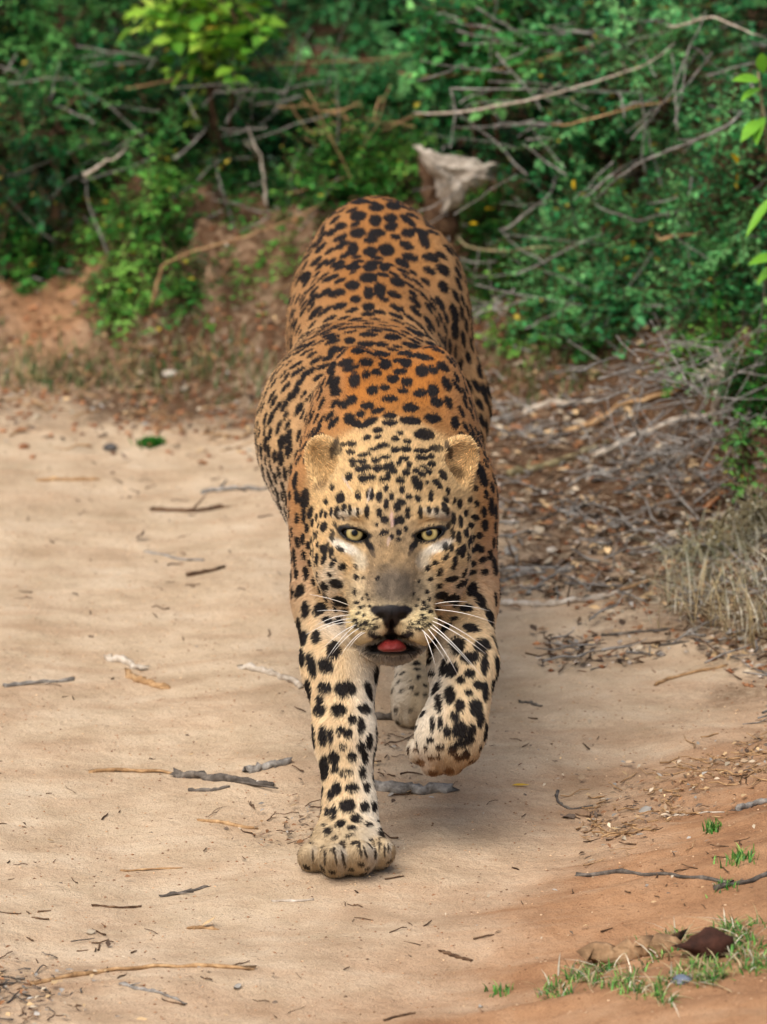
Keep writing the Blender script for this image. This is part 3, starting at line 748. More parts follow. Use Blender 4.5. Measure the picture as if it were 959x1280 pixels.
SPOTCOL = np.array(srgb(21, 15, 12))
def coat(X, N, W):
    col = gcol(W, BASECOL)
    Nw = N@BASIS
    # paler towards the belly, throat and the inside of the legs
    under = np.clip(-Nw[:, 2]*1.3+0.1, 0, 1)*gsum(W, dict(flank=1, belly=1, shoulder=.8, neck=1, thigh=.8, leg=.7, chin=1, cheek=.6))
    Xw = l2w(X)
    low = np.clip((0.40-Xw[:, 2])/0.16, 0, 1)*gsum(W, dict(flank=.75, shoulder=.45, belly=1, neck=.7))
    side = np.clip(np.abs(Nw[:, 0])*1.2-0.35, 0, 1)*gsum(W, dict(flank=.6, shoulder=.45, thigh=.5, back=.4, neck=.4))
    top = np.clip(Nw[:, 2]*1.6-0.5, 0, 1)*gsum(W, dict(flank=.9, thigh=.6))
    col = col*(1-top)[:, None]+np.array(BASECOL['back'])*top[:, None]
    inner = np.zeros(len(X))
    lg = gsum(W, dict(leg=1, paw=.7))
    cx = np.where(Xw[:, 0] < 0.01, 1.0, -1.0)
    inner = np.clip(Nw[:, 0]*cx*1.4-0.1, 0, 1)*lg
    pale = np.array(srgb(218, 209, 192))
    tan = np.array(srgb(190, 158, 116))
    col = col*(1-side)[:, None]+tan*side[:, None]
    t = np.clip(np.maximum(np.maximum(under, low), inner), 0, 1)*0.9
    col = col*(1-t)[:, None]+pale*t[:, None]
    col, _ = paint_patches(X, col, False)
    dark, warm = spot_mask(X, N)
    wt = warm*0.38*(1-t)
    col = col*(1-wt)[:, None]+np.array(srgb(178, 98, 36))*wt[:, None]
    col *= (0.85+0.3*fbm(X*34, 3))[:, None]
    nospot = gsum(W, dict(mouth=1, lid=.6, earin=1))
    col = col*(1-dark*(1-nospot))[:, None]+SPOTCOL*(dark*(1-nospot))[:, None]
    # toes: brownish, earlier black behind the ears
    earback = gsum(W, dict(ear=1))*np.clip(-N[:, 2]*3-0.2, 0, 1)
    col = col*(1-earback)[:, None]+np.array(srgb(26, 20, 17))*earback[:, None]
    toe = gsum(W, dict(paw=1))*np.clip((0.06-Xw[:, 2])/0.03, 0, 1)*np.clip(0.3+1.2*(fbm(X*55+4, 3)-0.2), 0, 1)
    col = col*(1-0.7*toe)[:, None]+np.array(srgb(132, 110, 82))*(0.7*toe)[:, None]*(1-0.6*dark)[:, None]
    # lifted paw: browner towards the underside
    pd = np.linalg.norm((X-P3(556, 952, 0.11))/np.array([0.05, 0.03, 0.06]), axis=1)
    m = np.clip(1.25-pd, 0, 0.6)*gsum(W, dict(paw=1))
    col = col*(1-m)[:, None]+np.array(srgb(120, 78, 40))*m[:, None]
    # mottle of the face
    hd = gsum(W, dict(bridge=1, side=.9, muzzle=.6, head=.5, cheek=.5, lid=.6))
    col = col*(1+hd*((fbm(X*150+7, 3)-0.5)*1.4))[:, None]
    return paint_patches(X, col, True)

VC, VBARE = coat(LV, LN, LW)
leopard = empty('leopard', tuple(px_at(436, 1095, 0.02)*np.array([1, 1, 0])))
tag(leopard, 'spotted orange leopard walking forward with one foreleg lifted and its head held low', 'leopard')
INV = np.array(leopard.location)
skin_t = NT('leopard_skin', 0.75, 0.2)
a_ = skin_t.add('ShaderNodeAttribute'); a_.attribute_name = 'coat'
sn = skin_t.noise(900, 3)
skin_t.link(a_.outputs['Color'], skin_t.b.inputs['Base Color'])
rb = skin_t.add('ShaderNodeAttribute'); rb.attribute_name = 'bare'
mr = skin_t.add('ShaderNodeMapRange'); skin_t.link(rb.outputs['Fac'], mr.inputs[0]); mr.inputs[3].default_value = 0.8; mr.inputs[4].default_value = 0.34
skin_t.link(mr.outputs[0], skin_t.b.inputs['Roughness'])
skin_t.bump(sn.outputs[0], 0.35, 0.001)
body = mesh_obj('body', l2w(LV)-INV, LF, skin_t.m, leopard, True, dict(coat=VC, bare=VBARE))

# fur: one strand each, combed along the flow
def make_fur(n):
    tri = np.concatenate([LF[:, [0, 1, 2]], LF[:, [0, 2, 3]]])
    ar = np.linalg.norm(np.cross(LV[tri[:, 1]]-LV[tri[:, 0]], LV[tri[:, 2]]-LV[tri[:, 0]]), axis=1)
    fl = gsum(LW, FURLEN)
    Nw = LN@BASIS
    vis = np.clip(LN[:, 2]*1.5+0.75, 0.22, 1.0)                        # fewer strands on the far side
    dens = vis*np.where(HEADNESS > 0.4, 3.2, 1.0)*np.where(gsum(LW, dict(paw=1, leg=1)) > 0.5, 1.5, 1.0)*(1-0.97*np.clip(VBARE*1.3, 0, 1))*(1-gsum(LW, dict(mouth=.95)))
    for e in EYE:
        dens *= np.clip((almond(LV, e, np.sign(e[0]))-2.0+(LV[:, 2] < e[2]-0.02)*99)/2.0, 0.0, 1)
    back_far = np.clip((LV[:, 2]+0.35)/-0.6, 0, 1)
    dens *= 1-0.35*back_far
    w = ar*dens[tri].mean(1); w /= w.sum()
    t = rng.choice(len(tri), n, p=w)
    u = rng.random((n, 2)); sw = u.sum(1) > 1; u[sw] = 1-u[sw]
    bc = np.c_[1-u.sum(1), u]
    T = tri[t]
    def ip(A): return (A[T]*bc.reshape(n, 3, *([1]*(A.ndim-1)))).sum(1)
    X = ip(LV); N = ip(LN); N /= np.linalg.norm(N, axis=1, keepdims=True)
    W = ip(LW)
    col, bare = coat(X, N, W)
    F = flow_field(X, N, W)
    G = np.cross(N, F)
    Lh = gsum(W, FURLEN)*0.001*np.exp(rng.normal(0, 0.18, n))
    hd = gsum(W, dict(head=1, cheek=1, bridge=1, side=1, muzzle=1, chin=1, lid=1))
    swirl = (fbm(X*22+5, 2)-0.5)*0.7+rng.normal(0, 0.16, n)
    lift = np.radians(19+rng.normal(0, 7, n)+10*(fbm(X*60+2, 2)-0.5)*2)
    lift = np.where(gsum(W, dict(ear=1, earin=1)) > 0.5, lift*1.1, lift)
    D = F*np.cos(swirl)[:, None]+G*np.sin(swirl)[:, None]
    pts = np.zeros((n, 4, 3))
    pts[:, 0] = X-N*0.0008
    p = pts[:, 0]
    for k in range(1, 4):
        lf = lift*(1.15, 0.85, 0.5)[k-1]
        d = D*np.cos(lf)[:, None]+N*np.sin(lf)[:, None]+rng.normal(0, 0.05, (n, 3))
        d[:, 1] -= 0.05*k*np.clip(Lh/0.02, 0, 1)
        p = p+d*(Lh/3)[:, None]; pts[:, k] = p
    col = col*np.exp(rng.normal(0, 0.14, n)+hd*rng.normal(0, 0.16, n)+gsum(W, dict(bridge=1, side=.6, muzzle=.5))*rng.normal(0, 0.26, n)+gsum(W, dict(ear=1, earin=1))*rng.normal(0.1, 0.35, n))[:, None]
    return l2w(pts.reshape(-1, 3))-INV, col, Lh, bare

NF = 640000
fp, fc, fl_, fb = make_fur(NF)
hc = bpy.data.hair_curves.new('fur')
hc.add_curves([4]*NF)
hc.attributes['position'].data.foreach_set('vector', fp.astype(np.float32).ravel())
ra = hc.attributes.new('radius', 'FLOAT', 'POINT') if 'radius' not in hc.attributes else hc.attributes['radius']
rad = (np.array([0.00042, 0.00038, 0.00028, 0.00008])[None]*0.86*np.clip(fl_/0.0075, 0.6, 1.15)[:, None]).astype(np.float32)
ra.data.foreach_set('value', rad.ravel())
ca = hc.attributes.new('coat', 'FLOAT_COLOR', 'CURVE')
ca.data.foreach_set('color', np.c_[fc, np.ones(NF)].astype(np.float32).ravel())
hc.materials.append(attr_mat('leopard_fur', 'coat', 0.55, 0.25))
fur = bpy.data.objects.new('fur', hc); COL.objects.link(fur); fur.parent = leopard
tag(fur, kind='stuff')

# eyes
def eye_mat():
    t = NT('leopard_eye', 0.16, 0.18)
    tc = t.add('ShaderNodeTexCoord')
    sx = t.add('ShaderNodeSeparateXYZ'); t.link(tc.outputs['Object'], sx.inputs[0])
    cb = t.add('ShaderNodeCombineXYZ'); t.link(sx.outputs[0], cb.inputs[0]); t.link(sx.outputs[1], cb.inputs[1])
    ln = t.add('ShaderNodeVectorMath', operation='LENGTH'); t.link(cb.outputs[0], ln.inputs[0])
    r = t.ramp(ln.outputs['Value'], [(0.0, (0.002, 0.002, 0.002)), (0.0036/0.02, (0.002, 0.002, 0.002)), (0.0044/0.02, srgb(112, 94, 50)), (0.0068/0.02, srgb(168, 150, 98)), (0.0092/0.02, srgb(150, 132, 84)), (0.0108/0.02, srgb(40, 32, 22)), (0.0118/0.02, srgb(16, 13, 11))])
    sc_ = t.add('ShaderNodeMath', operation='MULTIPLY'); sc_.inputs[1].default_value = 50.0
    t.link(ln.outputs['Value'], sc_.inputs[0]); t.link(sc_.outputs[0], r.inputs[0])
    nz = t.noise(600, 3); nz_m = t.mix(0.16, r.outputs[0], nz.outputs['Color'], 'OVERLAY')
    t.link(nz_m, t.b.inputs['Base Color'])
    t.b.inputs['Coat Weight'].default_value = 0.10; t.b.inputs['Coat Roughness'].default_value = 0.03
    return t.m
em = eye_mat()
eb = bmesh.new(); bmesh.ops.create_uvsphere(eb, u_segments=32, v_segments=24, radius=EYE_R)
eme = bpy.data.meshes.new('eye'); eb.to_mesh(eme); eb.free()
eme.polygons.foreach_set('use_smooth', np.ones(len(eme.polygons), bool)); eme.materials.append(em)
for s, e in zip((-1, 1), EYE):
    eo = bpy.data.objects.new('eye', eme); COL.objects.link(eo); eo.parent = leopard
    eo.location = l2w(e)-INV
    Rw = (BASIS.T@roty(-s*3)@rotx(-3))                  # local z looks out of the face, a touch up
    eo.rotation_euler = Matrix(Rw.tolist()).to_euler()

# tongue
def ellipsoid_mesh(rx, ry, rz, seg=20):
    bm = bmesh.new(); bmesh.ops.create_uvsphere(bm, u_segments=seg, v_segments=seg//2+2, radius=1.0)
    V = np.array([v.co[:] for v in bm.verts])*np.array([rx, ry, rz]); F = [[v.index for v in f.verts] for f in bm.faces]
    bm.free(); return V, F
tv, tf = ellipsoid_mesh(18, 9.5, 30)
tv[:, 1] = np.where(tv[:, 1] < 0, -np.abs(tv[:, 1]/9.5)**0.7*8.0, tv[:, 1])
tv[:, 0] *= 1+0.012*np.clip(-tv[:, 1], -4, 8)
tv[:, 1] += 2.4*np.exp(-(tv[:, 0]/8)**2)*(tv[:, 1] < 0)*0.4-2.0*np.exp(-(tv[:, 0]/3.0)**2)*(tv[:, 1] > 0)
tv[:, 1] += np.where(tv[:, 1] > 0, -0.006*(tv[:, 0]**2), 0)+ -0.004*(tv[:, 2]-0)**2*0.6
tt = NT('leopard_tongue', 0.5, 0.35); tt.b.inputs['Subsurface Weight'].default_value = 0.2
tt.b.inputs['Subsurface Radius'].default_value = (0.004, 0.001, 0.001)
tn = tt.noise(700, 2); tr = tt.ramp(tn.outputs[0], [(0.3, srgb(84, 18, 15)), (0.7, srgb(120, 32, 27))]); tt.link(tr.outputs[0], tt.b.inputs['Base Color'])
tt.bump(tn.outputs[0], 0.5, 0.001)
mesh_obj('tongue', l2w(tv*MM+M(0, -139.5, 17))-INV, tf, tt.m, leopard)

# whiskers
wm = NT('whisker_white', 0.4, 0.4); wm.b.inputs['Base Color'].default_value = (*srgb(235, 230, 220), 1)
WH = [((545, 756), (581, 753)), ((546, 764), (612, 779)), ((543, 770), (602, 806)), ((541, 775), (600, 812)), ((541, 778), (596, 838)), ((535, 786), (568, 838)), ((531, 790), (545, 832)), ((538, 782), (585, 828)), ((547, 760), (605, 765)), ((528, 788), (556, 826)),
      ((436, 757), (392, 744)), ((436, 764), (400, 762)), ((437, 768), (398, 780)), ((440, 776), (402, 786)), ((445, 780), (408, 806)), ((448, 786), (418, 815)), ((452, 790), (428, 816)), ((456, 792), (436, 812)), ((438, 772), (388, 790)), ((442, 782), (412, 818))]
for (x0, y0), (x1, y1) in WH:
    v = anchor(x0, y0, -0.06)
    p0 = LV[v]
    ap, bp = (x1-x0)*MM*1.16, -(y1-y0)*MM*1.12
    pts = []
    for q in np.linspace(0, 1, 8):
        pts.append(p0+np.array([ap*q, bp*q+0.010*q*(1-q)*4*(0.4 if bp < 0 else 0.2), -0.004+0.030*math.sin(q*1.8)-0.012*q*q]))
    pts = l2w(np.array(pts))-INV
    V, F = tube(pts, np.linspace(0.00055, 0.00016, 8), 5)
    mesh_obj('whisker', V, F, wm.m, leopard)
# ------------------------------------------------------------------ plants
def leaf_mat(name, trans=0.35, rough=0.5):
    t = NT(name, rough, 0.3)
    a = t.add('ShaderNodeAttribute'); a.attribute_name = 'tint'
    t.link(a.outputs['Color'], t.b.inputs['Base Color'])
    tr = t.add('ShaderNodeBsdfTranslucent'); 
    mixc = t.mix(0.5, a.outputs['Color'], (0.25, 0.45, 0.05), 'MIX'); t.link(a.outputs['Color'], tr.inputs[0])
    ms = t.add('ShaderNodeMixShader'); ms.inputs[0].default_value = trans
    t.link(t.b.outputs[0], ms.inputs[1]); t.link(tr.outputs[0], ms.inputs[2]); t.link(ms.outputs[0], t.out.inputs[0])
    return t.m
LEAF_M = leaf_mat('leaf_green'); DRY_M = leaf_mat('leaf_dry', 0.12, 0.8)
def wood_mat(name, c0, c1, c2, sc=60):
    t = NT(name, 0.85, 0.15)
    tc = t.add('ShaderNodeTexCoord')
    n1 = t.noise(sc, 5, 0.65, tc.outputs['Object'], 0.4); n2 = t.noise(sc*7, 3, 0.6, tc.outputs['Object'])
    r = t.ramp(n1.outputs[0], [(0.3, c0), (0.52, c1), (0.72, c2)])
    t.link(t.mix(0.35, r.outputs[0], n2.outputs[0], 'OVERLAY'), t.b.inputs['Base Color'])
    t.bump(n1.outputs[0], 0.7, 0.004)
    return t.m
W_GREY = wood_mat('wood_grey', srgb(70, 64, 58), srgb(128, 122, 114), srgb(172, 166, 156))
W_PALE = wood_mat('wood_pale', srgb(120, 106, 90), srgb(176, 162, 144), srgb(205, 194, 178))
W_TAN = wood_mat('wood_tan', srgb(104, 78, 52), srgb(160, 126, 88), srgb(196, 164, 122))
W_BROWN = wood_mat('wood_brown', srgb(44, 32, 24), srgb(86, 64, 46), srgb(126, 100, 76))
W_DARK = wood_mat('wood_dark', srgb(52, 46, 40), srgb(90, 82, 74), srgb(130, 120, 108))
W_OLIVE = wood_mat('wood_olive', srgb(84, 78, 56), srgb(132, 120, 88), srgb(165, 152, 118))

def leaves_mesh(P, D, N, L, Wd):
    """many small folded leaves: base P, direction D, normal N, length L, width Wd -> 6 verts, 4 tris each"""
    n = len(P)
    S = np.cross(D, N); S /= np.linalg.norm(S, axis=1, keepdims=True)+1e-9
    N2 = np.cross(S, D)
    Lc = L[:, None]; Wc = Wd[:, None]
    v = np.empty((n, 6, 3))
    v[:, 0] = P
    v[:, 1] = P+D*Lc*0.42+S*Wc*0.5+N2*Wc*0.14
    v[:, 2] = P+D*Lc*0.45-N2*Wc*0.04
    v[:, 3] = P+D*Lc*0.42-S*Wc*0.5+N2*Wc*0.14
    v[:, 4] = P+D*Lc-N2*Lc*0.10
    v[:, 5] = P+D*Lc*0.78+S*Wc*0.30+N2*Wc*0.05
    b = (np.arange(n)*6)[:, None]
    f = np.concatenate([b+np.array([[0, 1, 2]]), b+np.array([[0, 2, 3]]), b+np.array([[2, 1, 5]]), b+np.array([[2, 5, 4]]), b+np.array([[2, 4, 3]])])
    return v.reshape(-1, 3), f

def curve_pts(a, b, sag, n, wob=0.0, r=rng):
    t = np.linspace(0, 1, n)[:, None]
    p = a*(1-t)+b*t
    p[:, 2] += (sag*4*t*(1-t))[:, 0]
    if wob:
        w = np.cumsum(r.normal(0, 1, (n, 3)), 0); w -= t*w[-1]
        p += w*wob*np.sin(np.pi*t)
    return p

def batch_tubes(P, R, seg=3):
    """many open tubes at once: P (n,k,3), R (n,k)"""
    n, k, _ = P.shape
    T = np.gradient(P, axis=1); T /= np.linalg.norm(T, axis=2, keepdims=True)+1e-12
    ref = np.where(np.abs(T[:, :1, 2:3]) < 0.9, np.array([0, 0, 1.0]), np.array([1.0, 0, 0]))
    U = np.cross(T, np.broadcast_to(ref, T.shape)); U /= np.linalg.norm(U, axis=2, keepdims=True)+1e-12
    W = np.cross(T, U); a = np.arange(seg)/seg*2*math.pi
    V = P[:, :, None]+R[:, :, None, None]*(np.cos(a)[:, None]*U[:, :, None]+np.sin(a)[:, None]*W[:, :, None])
    i, j = np.meshgrid(np.arange(k-1), np.arange(seg), indexing='ij'); j2 = (j+1) % seg
    f = np.stack([i*seg+j, i*seg+j2, (i+1)*seg+j2, (i+1)*seg+j], -1).reshape(-1, 4)
    F = (f[None]+(np.arange(n)*k*seg)[:, None, None]).reshape(-1, 4)
    return V.reshape(-1, 3), F
def merge_tubes(items, seg=4):
    return batch_tubes(np.array([p for p, _ in items]), np.array([r for _, r in items]), seg)

def shrub(name, label, cat, group, base, centre, radii, n_br, n_sprig, leaf, cols, seed, stems=4, lpk=11, droop=0.35, wood=None, sprig_len=0.07, fill=0.5, names=('stem', 'twigs', 'foliage')):
    r = np.random.default_rng(seed)
    base = np.array(base, float); centre = np.array(centre, float); radii = np.array(radii, float)
    root = empty(name, tuple(base)); tag(root, label, cat, group)
    stem_pts = []
    for k in range(stems):
        u = r.normal(0, 1, 3); u /= np.linalg.norm(u); u[2] = abs(u[2])*0.7
        tip = centre+u*radii*0.55
        b0 = base+np.array([r.normal(0, .15), r.normal(0, .15), 0])*radii.mean()-np.array([0, 0, 0.02])
        pts = curve_pts(b0, tip, 0.3*radii.mean(), 9, 0.07*radii.mean(), r); stem_pts.append(pts)
        sr = min(1.0, radii.mean()/0.16)
        V, F = tube(pts-base, np.linspace(0.0075, 0.003, 9)*sr, 6)
        mesh_obj(names[0], V, F, wood or W_BROWN, root)
    SP = np.array(stem_pts)
    s0 = SP[r.integers(0, stems, n_br), r.integers(3, 9, n_br)]
    u = r.normal(0, 1, (n_br, 3)); u /= np.linalg.norm(u, axis=1, keepdims=True)
    tip = centre+u*radii*((fill+(1-fill)*r.random(n_br))**0.7)[:, None]
    t7 = np.linspace(0, 1, 7)[None, :, None]
    B = s0[:, None]*(1-t7)+tip[:, None]*t7
    B[:, :, 2] += (0.16*r.random(n_br))[:, None]*(t7*(1-t7))[:, :, 0]
    B += np.cumsum(r.normal(0, .004, B.shape), 1)*np.sin(np.pi*t7)
    V1, F1 = batch_tubes(B-base, np.tile(np.linspace(0.0028, 0.0009, 7), (n_br, 1)), 3)
    d0 = B[:, -1]-B[:, 0]; d0 /= np.linalg.norm(d0, axis=1, keepdims=True)+1e-9
    m = n_br*n_sprig; bi = np.repeat(np.arange(n_br), n_sprig)
    t = (0.25+0.75*r.random(m))*6; i = np.minimum(5, t.astype(int)); fr = (t-i)[:, None]
    p0 = B[bi, i]*(1-fr)+B[bi, i+1]*fr
    dd = d0[bi]*0.6+r.normal(0, 0.75, (m, 3)); dd[:, 2] -= droop*0.3; dd /= np.linalg.norm(dd, axis=1, keepdims=True)
    ln = sprig_len*(0.6+0.8*r.random(m))
    t4 = np.linspace(0, 1, 4)[None, :, None]
    S4 = p0[:, None]+dd[:, None]*ln[:, None, None]*t4
    S4[:, :, 2] -= (droop*ln*0.8)[:, None]*(t4*(1-t4))[:, :, 0]
    V2, F2 = batch_tubes(S4-base, np.tile(np.array([0.0011, 0.0009, 0.0007, 0.0005]), (m, 1)), 3)
    tag(mesh_obj(names[1], np.concatenate([V1, V2]), np.concatenate([F1, F2+len(V1)]), wood or W_BROWN, root), kind='stuff')
    side = np.cross(dd, [0, 0, 1.0]); side /= np.linalg.norm(side, axis=1, keepdims=True)+1e-9
    up = np.cross(side, dd)
    tq = np.linspace(0.1, 0.999, lpk)*3; ii = tq.astype(int); fq = (tq-ii)[None, :, None]
    P = (S4[:, ii]*(1-fq)+S4[:, ii+1]*fq).reshape(-1, 3)
    sg = np.where(np.arange(lpk) % 2, 1.0, -1.0)[None, :, None]
    D = (dd[:, None]*0.55+side[:, None]*sg*0.85).reshape(-1, 3)+r.normal(0, .28, (m*lpk, 3))
    N = np.repeat(up+np.array([0, 0, 0.5]), lpk, 0)+r.normal(0, .35, (m*lpk, 3))
    T = np.repeat(bi, lpk)
    D /= np.linalg.norm(D, axis=1, keepdims=True); N /= np.linalg.norm(N, axis=1, keepdims=True)
    L = leaf*np.exp(r.normal(0, .28, len(P)))
    V, F = leaves_mesh(P-base, D, N, L, L*r.uniform(0.45, 0.72, len(P)))
    cols = np.array(cols); brc = r.random(n_br)
    m = np.clip(brc[T]*0.75+r.random(len(P))*0.5+(fbm(P*9+seed, 2)-0.5)*1.5-0.08, 0, 0.999)*(len(cols)-1)
    i0 = m.astype(int); fr = (m-i0)[:, None]
    c = cols[i0]*(1-fr)+cols[np.minimum(i0+1, len(cols)-1)]*fr
    old = r.random(len(P)) < 0.012
    c[old] = np.array(srgb(170, 150, 50))
    c = c*np.exp(r.normal(0, .2, len(P)))[:, None]
    tag(mesh_obj(names[2], V, F, LEAF_M, root, False, dict(tint=np.repeat(c, 6, 0))), kind='stuff')
    return root

G_DARK = [srgb(8, 40, 18), srgb(24, 84, 40), srgb(48, 120, 56), srgb(104, 168, 84)]
G_MID = [srgb(18, 66, 22), srgb(44, 112, 40), srgb(78, 146, 54), srgb(132, 184, 78)]
G_TEAL = [srgb(10, 56, 30), srgb(36, 110, 58), srgb(72, 152, 84), srgb(126, 190, 112)]
G_BRIGHT = [srgb(60, 118, 34), srgb(104, 162, 46), srgb(150, 190, 60), srgb(190, 210, 92)]
def at(px, py, Y): return px_at(px, py, Y)
def on_ground(x, y): return np.array([x, y, hz(x, y)])
def shrub_px(name, label, cat, group, px, py, Y, rad, dbx=0.0, dby=0.1, **kw):
    c = at(px, py, Y)
    return shrub(name, label, cat, group, on_ground(c[0]+dbx, c[1]+dby), c, rad, **kw)
GR_L, GR_R, GR_B = 'shrubs on the bank left of the leopard', 'shrubs on the bank right of the leopard', 'shrubs behind the bank'
shrub_px('thorn_shrub', 'dense dark green thorn shrub above the bare red patch of bank', 'shrub', GR_L, 60, 225, 2.95, (0.22, 0.22, 0.20), n_br=64, n_sprig=12, leaf=0.0125, cols=G_DARK, seed=11)
shrub_px('thorn_shrub', 'mid green thorn shrub spilling down the bank beside pale upright dead stem', 'shrub', GR_L, 215, 300, 2.85, (0.17, 0.18, 0.14), n_br=44, n_sprig=10, leaf=0.0125, cols=G_MID, seed=12, fill=0.2)
shrub_px('thorn_shrub', 'dark shrub around the pale upright dead stem', 'shrub', GR_L, 330, 170, 3.15, (0.22, 0.22, 0.17), n_br=50, n_sprig=11, leaf=0.014, cols=G_DARK, seed=13)
shrub_px('thorn_shrub', 'low green sprigs hanging over the toe of the red bank', 'shrub', GR_L, 165, 392, 2.70, (0.10, 0.10, 0.06), n_br=20, n_sprig=9, leaf=0.011, cols=G_MID, seed=14, fill=0.2)
shrub_px('broadleaf_shrub', 'shrub with bright yellow-green drooping leaves behind the left thorn shrubs', 'shrub', GR_B, 275, 18, 2.9, (0.12, 0.12, 0.075), n_br=20, n_sprig=6, leaf=0.030, cols=G_BRIGHT, seed=15, lpk=6, droop=0.9)
shrub_px('thorn_shrub', 'deep green shrub behind the bank under the yellow-green leaves', 'shrub', GR_B, 130, 60, 3.7, (0.34, 0.3, 0.24), n_br=70, n_sprig=12, leaf=0.016, cols=G_DARK, seed=16)
shrub_px('thorn_shrub', 'deep green shrub behind the bank above the rump of the leopard', 'shrub', GR_B, 430, 40, 3.8, (0.32, 0.3, 0.25), n_br=66, n_sprig=12, leaf=0.016, cols=G_TEAL, seed=17)
shrub_px('broadleaf_shrub', 'fresh green leafy shrub above the long pale arching branch', 'shrub', GR_R, 610, 40, 2.70, (0.16, 0.14, 0.09), n_br=36, n_sprig=9, leaf=0.018, cols=[srgb(24, 84, 40), srgb(44, 122, 56), srgb(84, 158, 76), srgb(120, 180, 96)], seed=18, lpk=8)
shrub_px('thorn_shrub', 'large teal green thorn shrub crossed by pale arching branches', 'shrub', GR_R, 800, 120, 2.62, (0.24, 0.22, 0.19), n_br=70, n_sprig=11, leaf=0.0105, cols=G_TEAL, seed=19, lpk=13)
shrub_px('thorn_shrub', 'green thorn shrub overhanging the dark hollow under the bank edge', 'shrub', GR_R, 800, 300, 2.42, (0.20, 0.15, 0.12), n_br=56, n_sprig=10, leaf=0.0095, cols=G_TEAL, seed=20, lpk=13, fill=0.3)
shrub_px('thorn_shrub', 'green thorn shrub beside the grey leaning branch at the track edge', 'shrub', GR_R, 925, 230, 2.15, (0.10, 0.14, 0.18), n_br=44, n_sprig=10, leaf=0.0100, cols=G_TEAL, seed=21, lpk=12)
shrub_px('thorn_shrub', 'small weed growing on the bank face beside the hind leg', 'plant', GR_R, 650, 440, 2.40, (0.055, 0.05, 0.055), n_br=16, n_sprig=6, leaf=0.0095, cols=G_MID, seed=22, fill=0.2, stems=3, sprig_len=0.04)
shrub_px('thorn_shrub', 'leafy green sprig by the tangle of fallen branches', 'plant', GR_R, 935, 575, 1.55, (0.05, 0.06, 0.055), n_br=9, n_sprig=4, leaf=0.0105, cols=[srgb(40, 92, 44), srgb(84, 140, 60), srgb(130, 170, 80)], seed=23, fill=0.2, stems=3, sprig_len=0.045)
shrub_px('thorn_shrub', 'deep green shrub filling the gap behind the broken pale stump', 'shrub', GR_B, 560, 130, 3.3, (0.18, 0.2, 0.15), n_br=34, n_sprig=10, leaf=0.014, cols=G_DARK, seed=24)
shrub_px('thorn_shrub', 'dark shrub behind the teal thorn shrub', 'shrub', GR_B, 860, 20, 3.5, (0.34, 0.3, 0.26), n_br=70, n_sprig=12, leaf=0.016, cols=G_TEAL, seed=25)
for k, (px, py, Y, rad, cols, leaf, fill, lb) in enumerate([
    (165, 170, 3.05, (.20, .18, .17), G_DARK, .013, .4, 'dark thorn shrub behind the bleached stub'),
    (265, 255, 2.98, (.16, .15, .11), G_DARK, .0125, .2, 'open twiggy shrub behind the bent tan branch'),
    (310, 345, 2.78, (.10, .10, .055), G_MID, .011, .2, 'low sprigs under the bent tan branch'),
    (400, 200, 3.05, (.16, .16, .13), G_DARK, .013, .3, 'dark shrub just left of the rump of the leopard'),
    (470, 160, 3.15, (.16, .16, .13), G_TEAL, .013, .3, 'shrub directly above the rump of the leopard'),
    (370, 330, 2.72, (.09, .09, .07), G_MID, .010, .2, 'small weed beside the left hip of the leopard'),
    (690, 200, 2.75, (.12, .14, .12), G_TEAL, .011, .3, 'thorn shrub between the stump and the grey leaning stick'),
    (690, 345, 2.55, (.13, .11, .08), G_TEAL, .010, .25, 'low thorn shrub over the smooth grey-green branch'),
    (620, 310, 2.70, (.09, .09, .08), G_MID, .010, .2, 'loose weed beside the right hip of the leopard'),
    (720, 372, 2.42, (.12, .10, .075), G_TEAL, .0095, .25, 'thorn sprigs spilling over the lip of the bank by the weed'),
    (830, 385, 2.28, (.13, .10, .075), G_TEAL, .0095, .25, 'thorn sprigs spilling over the dark hollow of the bank'),
    (905, 455, 2.02, (.09, .08, .06), G_MID, .0095, .2, 'sprigs trailing behind the feathery weed'),
    (640, 380, 2.55, (.08, .08, .07), G_MID, .0095, .2, 'weed growing under the smooth grey-green branch'),
    (180, 330, 2.80, (.12, .11, .075), G_MID, .0115, .25, 'green sprigs around the foot of the bent tan branch'),
    (250, 390, 2.66, (.08, .07, .045), G_MID, .010, .2, 'low weeds on the brown bank below the bent tan branch'),
    (330, 270, 2.90, (.11, .11, .09), G_DARK, .012, .25, 'shrub at the foot of the pale upright dead stem'),
    (470, 225, 2.80, (.12, .10, .07), G_MID, .0105, .2, 'loose weed right behind the rump of the leopard'),
    (415, 250, 2.78, (.10, .09, .07), G_MID, .0105, .2, 'twiggy weed at the end of the bent tan branch'),
    (740, 420, 2.38, (.11, .09, .06), G_MID, .009, .2, 'sparse sprigs trailing down the bank face by the pale crooked stick'),
    (900, 390, 2.12, (.10, .10, .07), G_TEAL, .0095, .25, 'thorn sprigs trailing over the upright dry grey twig'),
    (962, 480, 1.85, (.05, .07, .06), G_MID, .0095, .2, 'sprigs beside the dark thin stem'),
    (30, 340, 2.88, (.13, .11, .07), G_MID, .012, .25, 'sprigs hanging just above the bare red patch of bank'),
    (20, 60, 3.2, (.2, .2, .2), G_DARK, .014, .35, 'dark shrub rising beside the long thin tan branch'),
    (720, 30, 2.8, (.2, .18, .14), G_TEAL, .0125, .3, 'thorn shrub above the upper tan arching branch')]):
    shrub_px('thorn_shrub', lb, 'shrub', None, px, py, Y, rad, n_br=int(18+150*rad[0]), n_sprig=11, leaf=leaf, cols=cols, seed=100+k, fill=fill)
